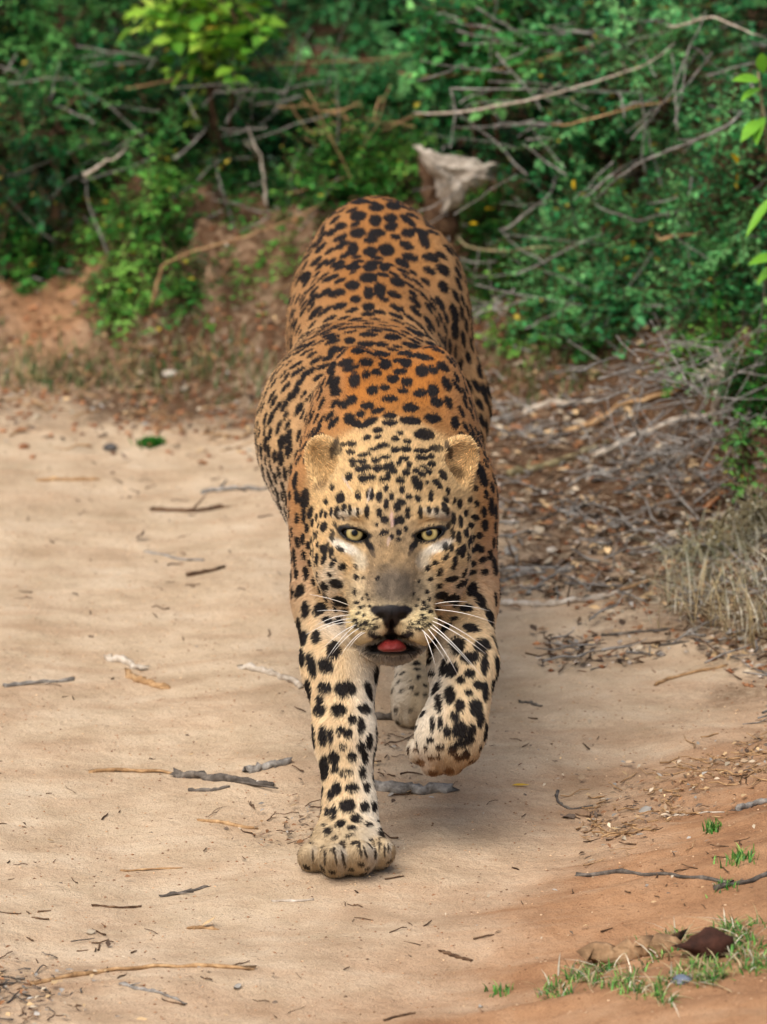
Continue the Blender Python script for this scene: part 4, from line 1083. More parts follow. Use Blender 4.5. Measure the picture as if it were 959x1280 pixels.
# back row that closes the view when one steps aside
for k in range(9):
    x = -2.0+k*0.5
    if abs(x) > 3: continue
    c = np.array([x+rng.normal(0, .08), 4.7+rng.normal(0, .15)+0.1*abs(x), 0.0])
    g = on_ground(c[0], c[1])
    shrub('thorn_shrub', 'dark green shrub in the far row behind the bank', 'shrub', 'far row of shrubs', g, g+np.array([0, 0, 0.33]), (0.42, 0.35, 0.36), n_br=46, n_sprig=11, leaf=0.021, cols=G_DARK if k % 2 else G_TEAL, seed=40+k)
for k, (x, y, h) in enumerate([(-1.05, 3.1, .26), (-1.5, 3.4, .3), (0.95, 2.0, .25), (1.25, 1.5, .25), (0.85, 3.0, .35), (1.4, 2.6, .3), (-1.2, 3.5, .3), (-1.9, 3.35, .28), (-2.3, 3.7, .3), (-2.8, 3.6, .28), (-3.3, 3.9, .3), (-1.6, 4.1, .34), (-2.5, 4.3, .34), (1.7, 1.0, .25), (2.0, 0.4, .25)]):
    g = on_ground(x, y)
    shrub('thorn_shrub', 'green thorn shrub on the bank well away from the leopard', 'shrub', 'outer shrubs on the bank', g, g+np.array([0, 0, h]), (0.30, 0.28, 0.24), n_br=44, n_sprig=11, leaf=0.013, cols=G_MID if k % 2 else G_DARK, seed=60+k)

# trees added out of view so that their crowns shade the bank
for k, (x, y, z, tx, lb) in enumerate([(-1.3, 2.95, 1.85, -1.6, 'tall tree added out of view to shade the far left of the bank'), (-0.45, 3.05, 1.75, -0.7, 'tall tree added out of view to shade the bank behind the left thorn shrubs'), (0.45, 2.85, 1.8, 0.9, 'tall tree added out of view to shade the bank behind the stump'), (1.25, 2.5, 1.75, 1.7, 'tall tree added out of view to shade the right verge')]):
    shrub('tree', lb, 'tree', None, on_ground(tx, 4.3), np.array([x, y, z]), (0.62, 0.66, 0.45), n_br=38, n_sprig=8, leaf=0.034, cols=G_DARK, seed=200+k, stems=2, lpk=9, sprig_len=0.14, names=('trunk', 'twigs', 'crown'))
# larger leaves that can be told apart
def leaf_blade(L, Wd, curl=0.25, fold=0.25, n=7):
    """one leaf with a midrib fold, pointed at both ends"""
    t = np.linspace(0, 1, n); w = Wd*0.5*np.sin(np.pi*t**0.8)**0.9
    V = []
    for q in range(n):
        z = -curl*L*t[q]**2
        V += [(-w[q], t[q]*L, z+fold*w[q]), (0, t[q]*L, z), (w[q], t[q]*L, z+fold*w[q])]
    F = []
    for q in range(n-1):
        a = q*3
        F += [(a, a+1, a+4, a+3), (a+1, a+2, a+5, a+4)]
    return np.array(V), F
def rot_to(d, roll):
    d = Vector(d).normalized()
    return d.to_track_quat('Y', 'Z').to_matrix() @ Matrix.Rotation(roll, 3, 'Y')
def single_leaf(name, label, group, cat, p, d, roll, L, Wd, col, mat, curl=0.25, fold=0.25, parent=None):
    V, F = leaf_blade(L, Wd, curl, fold)
    c = np.tile(np.array(col), (len(V), 1))*np.exp(rng.normal(0, .07, (len(V), 1)))
    o = mesh_obj(name, V, F, mat, parent, True, dict(tint=c))
    o.matrix_basis = Matrix.Translation(Vector(p)) @ rot_to(d, roll).to_4x4()
    if label: tag(o, label, cat, group)
    return o
# sapling at the right edge with large fresh leaves
sb = at(985, 330, 1.75); sb = on_ground(sb[0]+0.04, 1.75)
sap = empty('sapling', tuple(sb)); tag(sap, 'thin sapling with large fresh yellow-green leaves at the track edge', 'sapling')
spts = np.array([sb+np.array([0, 0, -0.02]), at(992, 420, 1.75), at(982, 330, 1.75), at(968, 240, 1.75), at(955, 150, 1.75), at(948, 90, 1.75)])
V, F = tube(spts-sb, np.linspace(0.005, 0.0022, 6), 6); mesh_obj('stem', V, F, W_OLIVE, sap)
for (x0, y0), (x1, y1), w in [((952, 150), (926, 172), .024), ((955, 145), (942, 178), .026), ((950, 100), (918, 96), .02), ((952, 110), (925, 122), .022), ((955, 92), (950, 60), .02), ((968, 245), (928, 292), .018), ((972, 320), (938, 325), .02), ((975, 330), (944, 352), .022), ((960, 130), (985, 120), .022), ((962, 180), (990, 200), .024)]:
    p0, p1 = at(x0, y0, 1.75), at(x1, y1, 1.71+rng.normal(0, .01)); d = p1-p0
    single_leaf('leaf', None, None, None, p0-sb, d, rng.normal(0, .6), np.linalg.norm(d), w, srgb(120, 178, 52), LEAF_M, 0.15, 0.3, sap)
# yellowing leaves caught in the shrubs
for x, y, Y, L in [(915, 192, 2.02, .022), (923, 216, 2.0, .015), (918, 230, 2.0, .012), (718, 224, 2.3, .017), (793, 300, 2.26, .013), (788, 321, 2.26, .014), (587, 280, 2.5, .014), (607, 262, 2.5, .016), (688, 566, 2.0, .01)]:
    p = at(x, y, Y)
    single_leaf('yellow_leaf', 'small yellow leaf caught among the green twigs', 'yellow leaves in the right shrubs', 'leaf', p, (rng.normal(), rng.normal()*.4, rng.normal(-.4, .5)), rng.uniform(-1, 1), L, L*0.75, srgb(206, 168, 28), LEAF_M)

# ------------------------------------------------------------------ dead branches standing or hanging in the shrubs
def branch(name, label, pts, rpx, mat, cat='branch', group=None, taper=0.5, knots=True, seg=7, tw=0):
    """pts: (px, py, Y) along a branch, radius in photograph pixels"""
    P = np.array([at(*p) for p in pts])
    t = np.linspace(0, 1, len(P)); n = max(8, len(P)*4)
    ts = np.linspace(0, 1, n)
    Q = np.stack([np.interp(ts, t, P[:, d]) for d in range(3)], 1)
    for _ in range(2): Q[1:-1] = Q[1:-1]*0.5+0.25*(Q[:-2]+Q[2:])
    Q[:, 1] += 0.05*np.clip(1-ts/0.14, 0, 1)**2+0.06*np.clip((ts-0.8)/0.2, 0, 1)**2
    r0 = 0.56*rpx*sc_at(P[:, 1].mean())
    Q[1:-1] += rng.normal(0, r0*0.22, (n-2, 3))
    rad = r0*np.linspace(1, taper*0.6, n)*np.exp(rng.normal(0, .09, n))*(0.55+0.45*np.clip(ts/0.2, 0, 1))
    base = Q[0].copy()
    V, F = tube(Q-base, rad, seg)
    for k in range(tw+1):
        i = rng.integers(n//5, n-2); d = (Q[i+1]-Q[i]); d /= np.linalg.norm(d)
        dd = d*0.7+rng.normal(0, .5, 3); ln = r0*rng.uniform(5, 12)
        tp = np.array([Q[i], Q[i]+dd*ln*0.5+rng.normal(0, r0*.4, 3), Q[i]+dd*ln])-base
        V2, F2 = tube(tp, np.array([.5, .35, .2])*rad[i], 5)
        F = list(F)+[tuple(np.array(f)+len(V)) for f in F2]; V = np.concatenate([V, V2])
    o = mesh_obj(name, V, F, mat); o.location = base
    tag(o, label, cat, group)
    return o
branch('dead_branch', 'long thin tan branch through the left shrubs towards the yellow-green leaves', [(130, 118, 3.0), (205, 102, 3.0), (262, 88, 3.0), (330, 80, 3.0), (420, 78, 3.02), (535, 72, 3.05)], 3.6, W_TAN, tw=3)
branch('dead_branch', 'upper tan arching branch under the fresh green leafy shrub', [(498, 97, 2.72), (570, 94, 2.68), (640, 84, 2.62), (705, 66, 2.56), (768, 52, 2.5)], 3.4, W_TAN, tw=2)
branch('dead_branch', 'longest pale arching branch in front of the teal thorn shrub', [(518, 148, 2.5), (600, 137, 2.45), (660, 126, 2.4), (740, 104, 2.36), (800, 84, 2.3), (846, 62, 2.25)], 4.2, W_PALE, tw=2)
branch('dead_branch', 'short pale twig below the longest arching branch', [(690, 162, 2.35), (750, 145, 2.33), (800, 132, 2.3), (856, 124, 2.28)], 3.0, W_TAN, tw=2)
branch('dead_branch', 'grey leaning branch running down from the sapling into the thorn shrub', [(930, 146, 2.02), (895, 165, 2.05), (845, 185, 2.1), (800, 202, 2.15), (762, 230, 2.2), (740, 262, 2.25)], 4.6, W_GREY, tw=2)
branch('dead_branch', 'smooth grey-green branch curving out beside the rump', [(568, 296, 2.55), (585, 310, 2.5), (630, 315, 2.45), (690, 307, 2.4), (745, 312, 2.38)], 3.8, W_OLIVE, tw=1)
branch('dead_branch', 'pale upright dead stem among the left shrubs', [(336, 300, 2.82), (333, 272, 2.82), (331, 235, 2.82), (327, 198, 2.82), (308, 165, 2.83)], 5.5, W_PALE, tw=2)
branch('dead_branch', 'bent tan branch leaning across the bank up to the rump', [(186, 398, 2.6), (194, 365, 2.6), (201, 332, 2.6), (235, 316, 2.6), (300, 298, 2.58), (350, 280, 2.56), (405, 262, 2.55)], 3.8, W_TAN, tw=2)
branch('dead_branch', 'short bleached stub sticking out of the dark left shrub', [(102, 222, 2.72), (125, 207, 2.7), (158, 190, 2.68)], 5.5, W_PALE, tw=1)
branch('dead_branch', 'forked grey twig leaning left of the pale upright stem', [(303, 320, 2.78), (297, 292, 2.77), (283, 255, 2.76), (270, 214, 2.75)], 4.2, W_GREY, tw=2)
branch('dead_branch', 'grey stub behind the forked grey twig', [(215, 203, 2.85), (240, 180, 2.85), (258, 163, 2.85)], 4.0, W_GREY)
branch('dead_branch', 'grey stick leaning in the thorn shrub beside the yellow leaves', [(628, 294, 2.4), (655, 268, 2.38), (672, 256, 2.37), (695, 238, 2.36)], 4.0, W_GREY)
branch('dead_branch', 'crooked pale stub at the top of the teal thorn shrub', [(835, 38, 2.3), (868, 26, 2.25), (892, 20, 2.2), (925, 36, 2.15), (962, 54, 2.1)], 4.2, W_PALE, tw=1)
branch('dead_branch', 'thin zigzag grey twig in the middle of the thorn shrub', [(745, 262, 2.25), (775, 268, 2.22), (800, 278, 2.2), (822, 268, 2.2), (860, 262, 2.18), (895, 258, 2.15)], 2.4, W_GREY, tw=2)
branch('dead_branch', 'thin pale twig jutting across the dark hollow of the bank', [(808, 425, 2.05), (850, 427, 2.0), (900, 437, 1.95), (945, 448, 1.9)], 2.2, W_GREY, tw=1)
branch('dead_branch', 'upright dry grey twig in front of the dark hollow of the bank', [(828, 480, 2.12), (830, 450, 2.12), (835, 415, 2.12), (838, 388, 2.12)], 2.4, W_GREY, tw=3)
branch('dead_branch', 'dark thin stem rising behind the dry wispy grass', [(925, 560, 1.8), (940, 500, 1.8), (948, 420, 1.8), (958, 360, 1.8)], 3.0, W_DARK, tw=3)
branch('dead_branch', 'drooping grey twig by the red patch of bank', [(140, 330, 2.68), (128, 300, 2.68), (112, 260, 2.7), (106, 235, 2.7)], 3.0, W_GREY, tw=2)
branch('dead_branch', 'tan curled strip of bark in the thorn shrub', [(822, 302, 2.18), (838, 296, 2.17), (858, 294, 2.16), (884, 292, 2.15)], 4.6, W_TAN)

# dry grey twigs tangled through the shrubs
def twig_tangle(label, px0, px1, py0, py1, Y0, Y1, n, seed, mat):
    r = np.random.default_rng(seed)
    c = np.array([at(x, y, Y) for x, y, Y in zip(r.uniform(px0, px1, n), r.uniform(py0, py1, n), r.uniform(Y0, Y1, n))])
    c[:, 2] = np.maximum(c[:, 2], height(c[:, 0], c[:, 1])+0.01)
    d = np.stack([r.normal(0, 1, n), r.normal(0, .5, n), r.normal(.1, .45, n)], 1); d /= np.linalg.norm(d, axis=1, keepdims=True)
    L = r.uniform(.04, .17, n); t = np.linspace(-.5, .5, 6)[None, :, None]
    P = c[:, None]+d[:, None]*L[:, None, None]*t; P += np.cumsum(r.normal(0, .0028, P.shape), 1)
    P[:, :, 2] = np.maximum(P[:, :, 2], height(P[:, :, 0], P[:, :, 1]))
    R = r.uniform(.0007, .0019, n)[:, None]*np.linspace(1.1, .5, 6)[None]
    V, F = batch_tubes(P, R, 5)
    tag(mesh_obj('twig_tangle', V, F, mat), label, 'twigs', kind='stuff')
twig_tangle('thin grey dead twigs tangled through the right shrubs', 540, 960, 20, 420, 2.1, 2.7, 170, 301, W_GREY)
twig_tangle('thin tan dead twigs tangled through the left shrubs', 0, 420, 60, 380, 2.7, 3.0, 80, 302, W_GREY)
twig_tangle('tangle of dry grey twigs on the right edge of the litter', 740, 970, 430, 640, 1.5, 2.0, 150, 303, W_GREY)
twig_tangle('thin twigs around the stump and the rump', 380, 520, 130, 300, 2.7, 2.95, 40, 304, W_TAN)
# ------------------------------------------------------------------ things lying on the ground
def on_px(px, py): return ground_px(px, py)
def stick(name, label, pts, rpx, mat, cat='stick', group=None, taper=0.7, seg=8, tw=0, lift=0.32, rag=True):
    """a fallen stick through photograph pixels, resting on the ground"""
    P = np.array([on_px(*p) for p in pts])
    t = np.linspace(0, 1, len(P)); n = max(9, len(P)*4); ts = np.linspace(0, 1, n)
    Q = np.stack([np.interp(ts, t, P[:, d]) for d in range(3)], 1)
    for _ in range(2): Q[1:-1] = Q[1:-1]*0.5+0.25*(Q[:-2]+Q[2:])
    r0 = rpx*sc_at(P[:, 1].mean())
    g = height(Q[:, 0], Q[:, 1])
    line = np.linspace(g[0], g[-1], n)
    Q[:, 2] = np.maximum(g, line*0.5+g*0.5)+r0*lift
    Q[1:-1] += rng.normal(0, r0*0.16, (n-2, 3))
    rad = r0*np.linspace(1, taper, n)*np.exp(rng.normal(0, .08, n))
    rad[0] *= 0.8; rad[-1] *= 0.75
    base = Q[0].copy()
    V, F = tube(Q-base, rad, seg)
    V += (vnoise(V*260+len(label))[:, None]-0.5)*r0*0.9*np.array([1, 1, .8])
    if rag:      # splintered ends and a slightly uneven section
        V[:seg] += rng.normal(0, r0*0.35, (seg, 3)); V[-seg:] += rng.normal(0, r0*0.35, (seg, 3))
    for k in range(tw):
        i = rng.integers(2, n-2); d = (Q[i+1]-Q[i]); d /= np.linalg.norm(d)
        dd = d*0.7+rng.normal(0, .55, 3); dd[2] = abs(dd[2])*0.3; ln = r0*rng.uniform(5, 11)
        tp = np.array([Q[i], Q[i]+dd*ln*0.5, Q[i]+dd*ln])-base
        V2, F2 = tube(tp, np.array([.5, .38, .2])*rad[i], 5)
        F = list(F)+[tuple(np.array(f)+len(V)) for f in F2]; V = np.concatenate([V, V2])
    o = mesh_obj(name, V, F, mat); o.location = base
    tag(o, label, cat, group)
    return o
S = stick
S('fallen_stick', 'short thick grey stick near two pale broken wood chips', [(5, 859), (40, 855), (92, 851)], 3.8, W_GREY, tw=1)
S('fallen_stick', 'curved tan broken piece of wood beside pale wood flake', [(158, 842), (172, 852), (190, 858), (213, 861)], 5.5, W_TAN)
S('fallen_stick', 'pale weathered wood flake lying against curved tan piece', [(133, 824), (155, 829), (182, 838)], 6.0, W_PALE, lift=0.2)
S('fallen_stick', 'thick grey-brown stick with splintered end left of the standing paw', [(218, 971), (250, 974), (290, 978), (342, 985)], 6.5, W_DARK, tw=1)
S('fallen_stick', 'long straw strip of bark ending at the thick splintered stick', [(112, 966), (160, 965), (225, 968)], 2.8, W_TAN, lift=0.3)
S('fallen_stick', 'small dark twig under the thick splintered stick', [(235, 990), (262, 990), (287, 984)], 3.0, W_DARK)
S('fallen_stick', 'straight tan splinter lying left of the standing paw', [(247, 1026), (280, 1030), (322, 1038)], 3.0, W_TAN)
S('fallen_stick', 'very thin straw on the bare sand left of the paw', [(150, 1090), (190, 1088), (228, 1086)], 1.5, W_TAN)
S('fallen_stick', 'knobbly dark twig with a curled bit of bark', [(200, 1122), (225, 1118), (262, 1109)], 2.8, W_DARK, tw=2)
S('fallen_stick', 'pair of thin brown splinters on the bare sand', [(115, 1134), (145, 1136), (177, 1134)], 2.2, W_BROWN, tw=2)
S('fallen_stick', 'longest straw coloured stalk bent near its middle in the foreground', [(38, 1233), (90, 1222), (150, 1213), (230, 1209), (318, 1213)], 3.6, W_TAN)
S('fallen_stick', 'crooked grey twig below the longest straw stalk', [(150, 1231), (175, 1238), (200, 1243), (232, 1257)], 3.0, W_GREY, tw=1)
S('fallen_stick', 'stubby grey log piece touching the litter by the standing leg', [(308, 966), (335, 961), (364, 953)], 7.0, W_GREY)
S('fallen_stick', 'smooth pale grey branch end disappearing behind the standing leg', [(300, 834), (330, 840), (352, 848), (378, 862)], 5.5, W_PALE)
S('fallen_stick', 'thick smooth grey branch on the ground between the forelegs', [(440, 975), (480, 988), (520, 993), (568, 990)], 8.5, W_GREY)
S('fallen_stick', 'grey branch crossing behind both forelegs', [(420, 895), (465, 899), (510, 900), (548, 896)], 6.5, W_DARK)
S('fallen_stick', 'thin tan flake on the sand in front of the paw', [(235, 1162), (255, 1160), (275, 1163)], 3.0, W_TAN, lift=0.2)
S('fallen_stick', 'pale thin splinter in front of the paw', [(340, 1128), (365, 1127), (392, 1126)], 2.0, W_PALE)
S('fallen_stick', 'forked brown stick lying flat on the far sand', [(190, 639), (235, 641), (260, 639), (280, 634)], 4.0, W_BROWN, tw=2)
S('fallen_stick', 'short curved brown bark strip on the far sand', [(234, 721), (258, 716), (281, 710)], 3.8, W_BROWN)
S('fallen_stick', 'long flat grey-brown stick at the far edge of the sand', [(45, 601), (85, 602), (126, 600)], 3.0, W_TAN)
S('fallen_stick', 'grey stick at the far sand edge close to the flank', [(252, 617), (290, 613), (334, 612)], 3.4, W_GREY, tw=1)
S('fallen_stick', 'thin grey straw running to the flank across the far sand', [(180, 690), (215, 698), (255, 701)], 2.0, W_GREY)
S('fallen_stick', 'dark twig with a knot on the red shoulder of the track', [(720, 1095), (790, 1093), (850, 1099), (916, 1104)], 3.4, W_DARK, tw=1)
S('fallen_stick', 'thicker dark twig crossing the knotted twig on the red shoulder', [(892, 1116), (925, 1106), (962, 1094)], 4.2, W_DARK)
S('fallen_stick', 'bent tan twig on the slope behind the lifted paw', [(818, 858), (840, 849), (875, 840), (908, 833)], 2.8, W_TAN)
S('fallen_stick', 'curled dark rootlet beside a grey dead leaf', [(697, 990), (696, 1003), (710, 1014), (742, 1008)], 2.0, W_DARK)
S('fallen_stick', 'pale straight straw at the edge of the litter', [(828, 1022), (865, 1019), (905, 1016)], 1.8, W_PALE)
S('fallen_stick', 'grey-blue flat bark piece at the edge of the litter', [(922, 1014), (940, 1009), (964, 1002)], 5.0, W_GREY)
S('fallen_stick', 'long bleached branch lying along the front of the leaf litter', [(618, 757), (660, 758), (705, 757), (745, 749), (790, 741)], 5.5, W_PALE, tw=1)
S('fallen_stick', 'straight grey-brown stick in the leaf litter', [(618, 715), (670, 713), (728, 711)], 4.5, W_GREY)
S('fallen_stick', 'thick olive branch sloping up through the litter to the bank', [(636, 597), (690, 583), (725, 570), (760, 553)], 6.0, W_OLIVE, tw=1)
S('fallen_stick', 'long branch with bleached broken end on the litter', [(745, 582), (790, 564), (830, 550), (890, 533), (935, 519)], 4.5, W_PALE, lift=2.5, tw=2)
S('fallen_stick', 'pale crooked stick on the bank face by the weed', [(654, 519), (672, 511), (700, 508), (745, 503)], 4.5, W_PALE)
S('fallen_stick', 'dark bowed twig over the litter', [(785, 622), (830, 600), (868, 576), (906, 543)], 3.0, W_DARK, lift=3.0, tw=1)
S('fallen_stick', 'tan twig high in the tangle of branches on the litter', [(700, 548), (765, 522), (815, 503), (860, 490)], 3.8, W_TAN, lift=2.0)
S('fallen_stick', 'dark twig on the bare slope in front of the litter', [(752, 796), (795, 792), (836, 788)], 2.6, W_DARK, tw=1)
S('fallen_stick', 'shorter dark twig below the dark twig on the bare slope', [(818, 809), (840, 806), (862, 803)], 2.4, W_DARK)
S('fallen_stick', 'grey branch buried in the middle of the litter', [(690, 640), (740, 652), (780, 660), (815, 650)], 4.0, W_GREY, tw=1)
S('fallen_stick', 'short dark chip on the slope behind the lifted paw', [(650, 880), (663, 879), (676, 884)], 2.6, W_DARK)
S('fallen_stick', 'thin tan stem over the dry wispy grass', [(775, 745), (810, 733), (850, 722)], 2.2, W_TAN, lift=3)
S('fallen_stick', 'brown twig with side shoot near the foot of the thorn shrub', [(880, 640), (900, 625), (925, 612), (955, 590)], 3.0, W_BROWN, lift=3, tw=2)
S('fallen_stick', 'rusty broken twig leaning on the litter', [(880, 645), (893, 633), (908, 622)], 4.0, wood_mat('wood_rust', srgb(110, 60, 30), srgb(160, 96, 54), srgb(186, 130, 84)), lift=2)
S('fallen_stick', 'thin brown sliver on the sand below the crooked grey twig', [(480, 1278), (500, 1272), (520, 1268)], 2.2, W_BROWN)
S('fallen_stick', 'dark wet chip of bark right of the crooked grey twig', [(550, 1190), (565, 1196), (590, 1202)], 3.0, W_BROWN)
# half-buried log, pod and stone in the grass
S('half_buried_log', 'half-buried brown log lying in the grass patch', [(742, 1206), (780, 1200), (815, 1193), (848, 1186)], 15, wood_mat('wood_log', srgb(96, 74, 52), srgb(140, 110, 80), srgb(170, 140, 106), 40), cat='log', lift=0.45, taper=0.8, seg=12)

def rock_mesh(rad, seed, sub=3, amp=0.35, facet=2.2):
    bm = bmesh.new(); bmesh.ops.create_icosphere(bm, subdivisions=sub, radius=1.0)
    V = np.array([v.co[:] for v in bm.verts]); F = [[v.index for v in f.verts] for f in bm.faces]; bm.free()
    V = V*(1+amp*(fbm(V*facet+seed*3.7, 3)-0.5)*2)[:, None]
    return V*np.array(rad), F
def rock(name, label, px, py, rad, mat, cat='stone', seed=1, sink=0.3, group=None, P=None, rot=0.0, amp=0.35, facet=2.2):
    p = on_px(px, py) if P is None else P
    V, F = rock_mesh(rad, seed, amp=amp, facet=facet)
    o = mesh_obj(name, V, F, mat); o.location = (p[0], p[1], p[2]+rad[2]*(1-sink)-0.001)
    o.rotation_euler = (0, 0, rot); tag(o, label, cat, group); return o
def stone_mat(name, c0, c1, sc=40):
    t = NT(name, 0.85, 0.2); tc = t.add('ShaderNodeTexCoord')
    n = t.noise(sc, 6, 0.65, tc.outputs['Object']); r = t.ramp(n.outputs[0], [(0.3, c0), (0.7, c1)])
    t.link(r.outputs[0], t.b.inputs['Base Color']); t.bump(n.outputs[0], 0.8, 0.006); return t.m
R_DARK = stone_mat('stone_dark', srgb(46, 44, 44), srgb(96, 92, 88)); R_PALE = stone_mat('stone_pale', srgb(132, 116, 98), srgb(206, 196, 180))
R_BROWN = stone_mat('stone_brown', srgb(34, 20, 14), srgb(74, 44, 32)); R_SLATE = stone_mat('stone_slate', srgb(70, 78, 92), srgb(120, 128, 140))
R_EARTH = stone_mat('stone_earth', srgb(110, 72, 48), srgb(164, 116, 82))
pod = rock('seed_pod', 'dark brown woody seed pod standing in the grass patch', 886, 1196, (0.027, 0.018, 0.020), R_BROWN, 'seed pod', 3, 0.25, amp=0.34, facet=2.0)
for v in pod.data.vertices:           # ridged, drawn out to a point on one side, flat underneath
    x, y, z = v.co
    k = max(0.0, -x/0.027)
    v.co = (x*(1+0.30*k*k), y*(1-0.45*k), (z*(1-0.35*k) if z > 0 else z*0.6)+0.0012*math.sin(x*900))
rock('slate_stone', 'small slate blue stone in the grass patch below the seed pod', 852, 1229, (0.012, 0.009, 0.006), R_SLATE, 'stone', 4, 0.2)
rock('dark_stone', 'dark grey stone at the far edge of the sand beside a green tuft', 138, 563, (0.011, 0.009, 0.007), R_DARK, 'stone', 5, 0.2)
for k, (x, y, r_, m, lb) in enumerate([(212, 470, .013, R_PALE, 'pale flat stone at the toe of the bank'), (232, 487, .010, R_PALE, 'small pale stone below the flat one at the toe of the bank'), (618, 615, .012, R_EARTH, 'earthy clod beside the right shoulder'), (650, 540, .018, R_EARTH, 'rounded red clod at the foot of the bank by the weed'),
                                       (30, 560, .010, R_EARTH, 'flat brown clod at the far left of the sand'), (690, 690, .010, R_PALE, 'pale stone among the litter leaves'), (740, 600, .012, R_PALE, 'chalky stone under the tangle of branches'), (700, 620, .009, R_DARK, 'dark stone under the tangle of branches'), (860, 690, .012, R_DARK, 'dark stone by the dry wispy grass')]):
    rock('stone', lb, x, y, (r_, r_*.8, r_*.5), m, 'stone', 10+k, 0.25, rot=k)
# broken pale stump behind the rump
sp = at(572, 240, 2.56); sg = on_ground(sp[0], 2.56)
stump = empty('broken_stump', tuple(sg)); tag(stump, 'broken pale stump with brown bark behind the rump of the leopard', 'stump')
def stump_piece(nm, pxs, Y, th, mat, seed):
    """outline seen in the photograph, given thickness and uneven faces"""
    q_ = np.array(pxs+[pxs[0]], float); tt = np.linspace(0, len(pxs), 41)[:-1]
    pxs = np.stack([np.interp(tt, np.arange(len(q_)), q_[:, d]) for d in (0, 1)], 1)+rng.normal(0, 1.6, (40, 2))
    c = np.mean(pxs, 0); n = len(pxs); L = []
    rings = [(-0.42, 0.12), (-0.5, 0.5), (-0.38, 0.82), (-0.2, 0.98), (0.0, 1.04), (0.35, 0.9), (0.5, 0.5)]
    V = []
    for d, k in rings:
        for p in pxs:
            q = c+(np.array(p)-c)*k
            V.append(at(q[0], q[1], Y+d*th))
    V = np.array(V)-sg
    V += np.stack([fbm((V+seed)*22+k_*9, 4)-0.5 for k_ in range(3)], 1)*0.03
    F = [tuple(range(n))[::-1]]+[(i*n+j, i*n+(j+1) % n, (i+1)*n+(j+1) % n, (i+1)*n+j) for i in range(len(rings)-1) for j in range(n)]+[tuple(range((len(rings)-1)*n, len(rings)*n))]
    return mesh_obj(nm, V, F, mat, stump, False)
stump_piece('broken_wood', [(522, 184), (545, 188), (580, 200), (624, 206), (612, 222), (590, 234), (575, 258), (555, 262), (546, 235), (532, 205)], 2.54, 0.09, wood_mat('wood_stump', srgb(116, 104, 90), srgb(164, 152, 136), srgb(194, 184, 170)), 1)
stump_piece('trunk', [(522, 200), (540, 196), (556, 235), (575, 245), (572, 300), (535, 300), (528, 260)], 2.58, 0.08, W_BROWN, 2)

# dead leaves
LEAFV = []
for k in range(8):
    V, F = leaf_blade(1.0, rng.uniform(.32, .62), rng.uniform(-.35, .4), rng.uniform(-.5, .7), 6)
    V[:, 2] += 0.10*np.sin(V[:, 1]*rng.uniform(4, 8))+rng.normal(0, .015, len(V)); LEAFV.append((V, F))
DRYC = [srgb(150, 128, 102), srgb(120, 96, 72), srgb(172, 156, 132), srgb(104, 88, 74), srgb(190, 160, 118), srgb(84, 66, 52), srgb(150, 144, 134), srgb(132, 92, 60)]
dry_data = []
for k in range(16):
    V, F = LEAFV[k % 8]
    me = mesh_obj('fallen_leaf', V, F, DRY_M, None, True, dict(tint=np.tile(np.array(DRYC[k % 8]), (len(V), 1))*np.exp(rng.normal(0, .1, (len(V), 1)))))
    dry_data.append(me.data); bpy.data.objects.remove(me)
def fallen_leaf(p, L, k, label, group, up=0.6):
    o = bpy.data.objects.new('fallen_leaf', dry_data[k % 16]); COL.objects.link(o)
    o.location = (p[0], p[1], p[2]+L*0.12); o.scale = (L, L, L)
    o.rotation_euler = (rng.normal(0, .3*up), rng.normal(0, .4*up), rng.uniform(0, 6.28))
    tag(o, label, 'leaf', group); return o
used = 0
for k in range(150):
    x = rng.uniform(622, 955); ylo = np.interp(x, [620, 700, 800, 960], [560, 540, 520, 560]); yhi = np.interp(x, [620, 760, 850, 960], [770, 780, 750, 740])
    fallen_leaf(on_px(x, rng.uniform(ylo, yhi)), rng.uniform(.014, .036), rng.integers(16), 'dry fallen leaf in the litter on the right verge', 'dry leaves in the right litter')
for k in range(60):
    x = rng.uniform(0, 345); fallen_leaf(on_px(x, rng.uniform(455, 560)+(x > 220)*rng.uniform(0, 30)), rng.uniform(.010, .026), rng.integers(16), 'dry fallen leaf along the toe of the bank on the left', 'dry leaves along the left bank')
for x, y, L, k, lb in [(172, 677, .022, 5, 'curled brown leaf alone on the far sand'), (718, 1026, .030, 3, 'long grey dead leaf on the slope by the curled rootlet'), (118, 1166, .018, 2, 'pale leaf standing on edge in the foreground sand'), (252, 1160, .022, 4, 'straw coloured leaf flake in front of the paw'), (690, 702, .030, 2, 'large pale leaf on the litter near the straight stick'), (720, 692, .035, 0, 'tan curled leaf on the litter near the straight stick'), (815, 1012, .028, 6, 'grey leaf at the edge of the litter beside the pale straw'), (300, 1232, .016, 6, 'small grey leaf scrap in the foreground sand'), (345, 1252, .014, 3, 'dark leaf scrap in the foreground sand'), (170, 1275, .014, 4, 'tan leaf scrap at the bottom of the sand')]:
    fallen_leaf(on_px(x, y), L, k, lb, None)
for k in range(26):
    x, y = rng.uniform(10, 940), rng.uniform(640, 1270)
    if 340 < x < 640 and y < 1120 or x > 660 and y > 1120: continue
    fallen_leaf(on_px(x, y), rng.uniform(.006, .014), rng.integers(16), 'small dry leaf scrap lying loose on the open sand', 'leaf scraps on the open sand')
single_leaf('yellow_leaf', 'single yellow leaf on the slope behind the lifted paw', None, 'leaf', on_px(640, 984)+np.array([0, 0, .003]), (1, .1, .02), 0.2, .024, .006, srgb(214, 174, 60), LEAF_M, 0.05, 0.2)

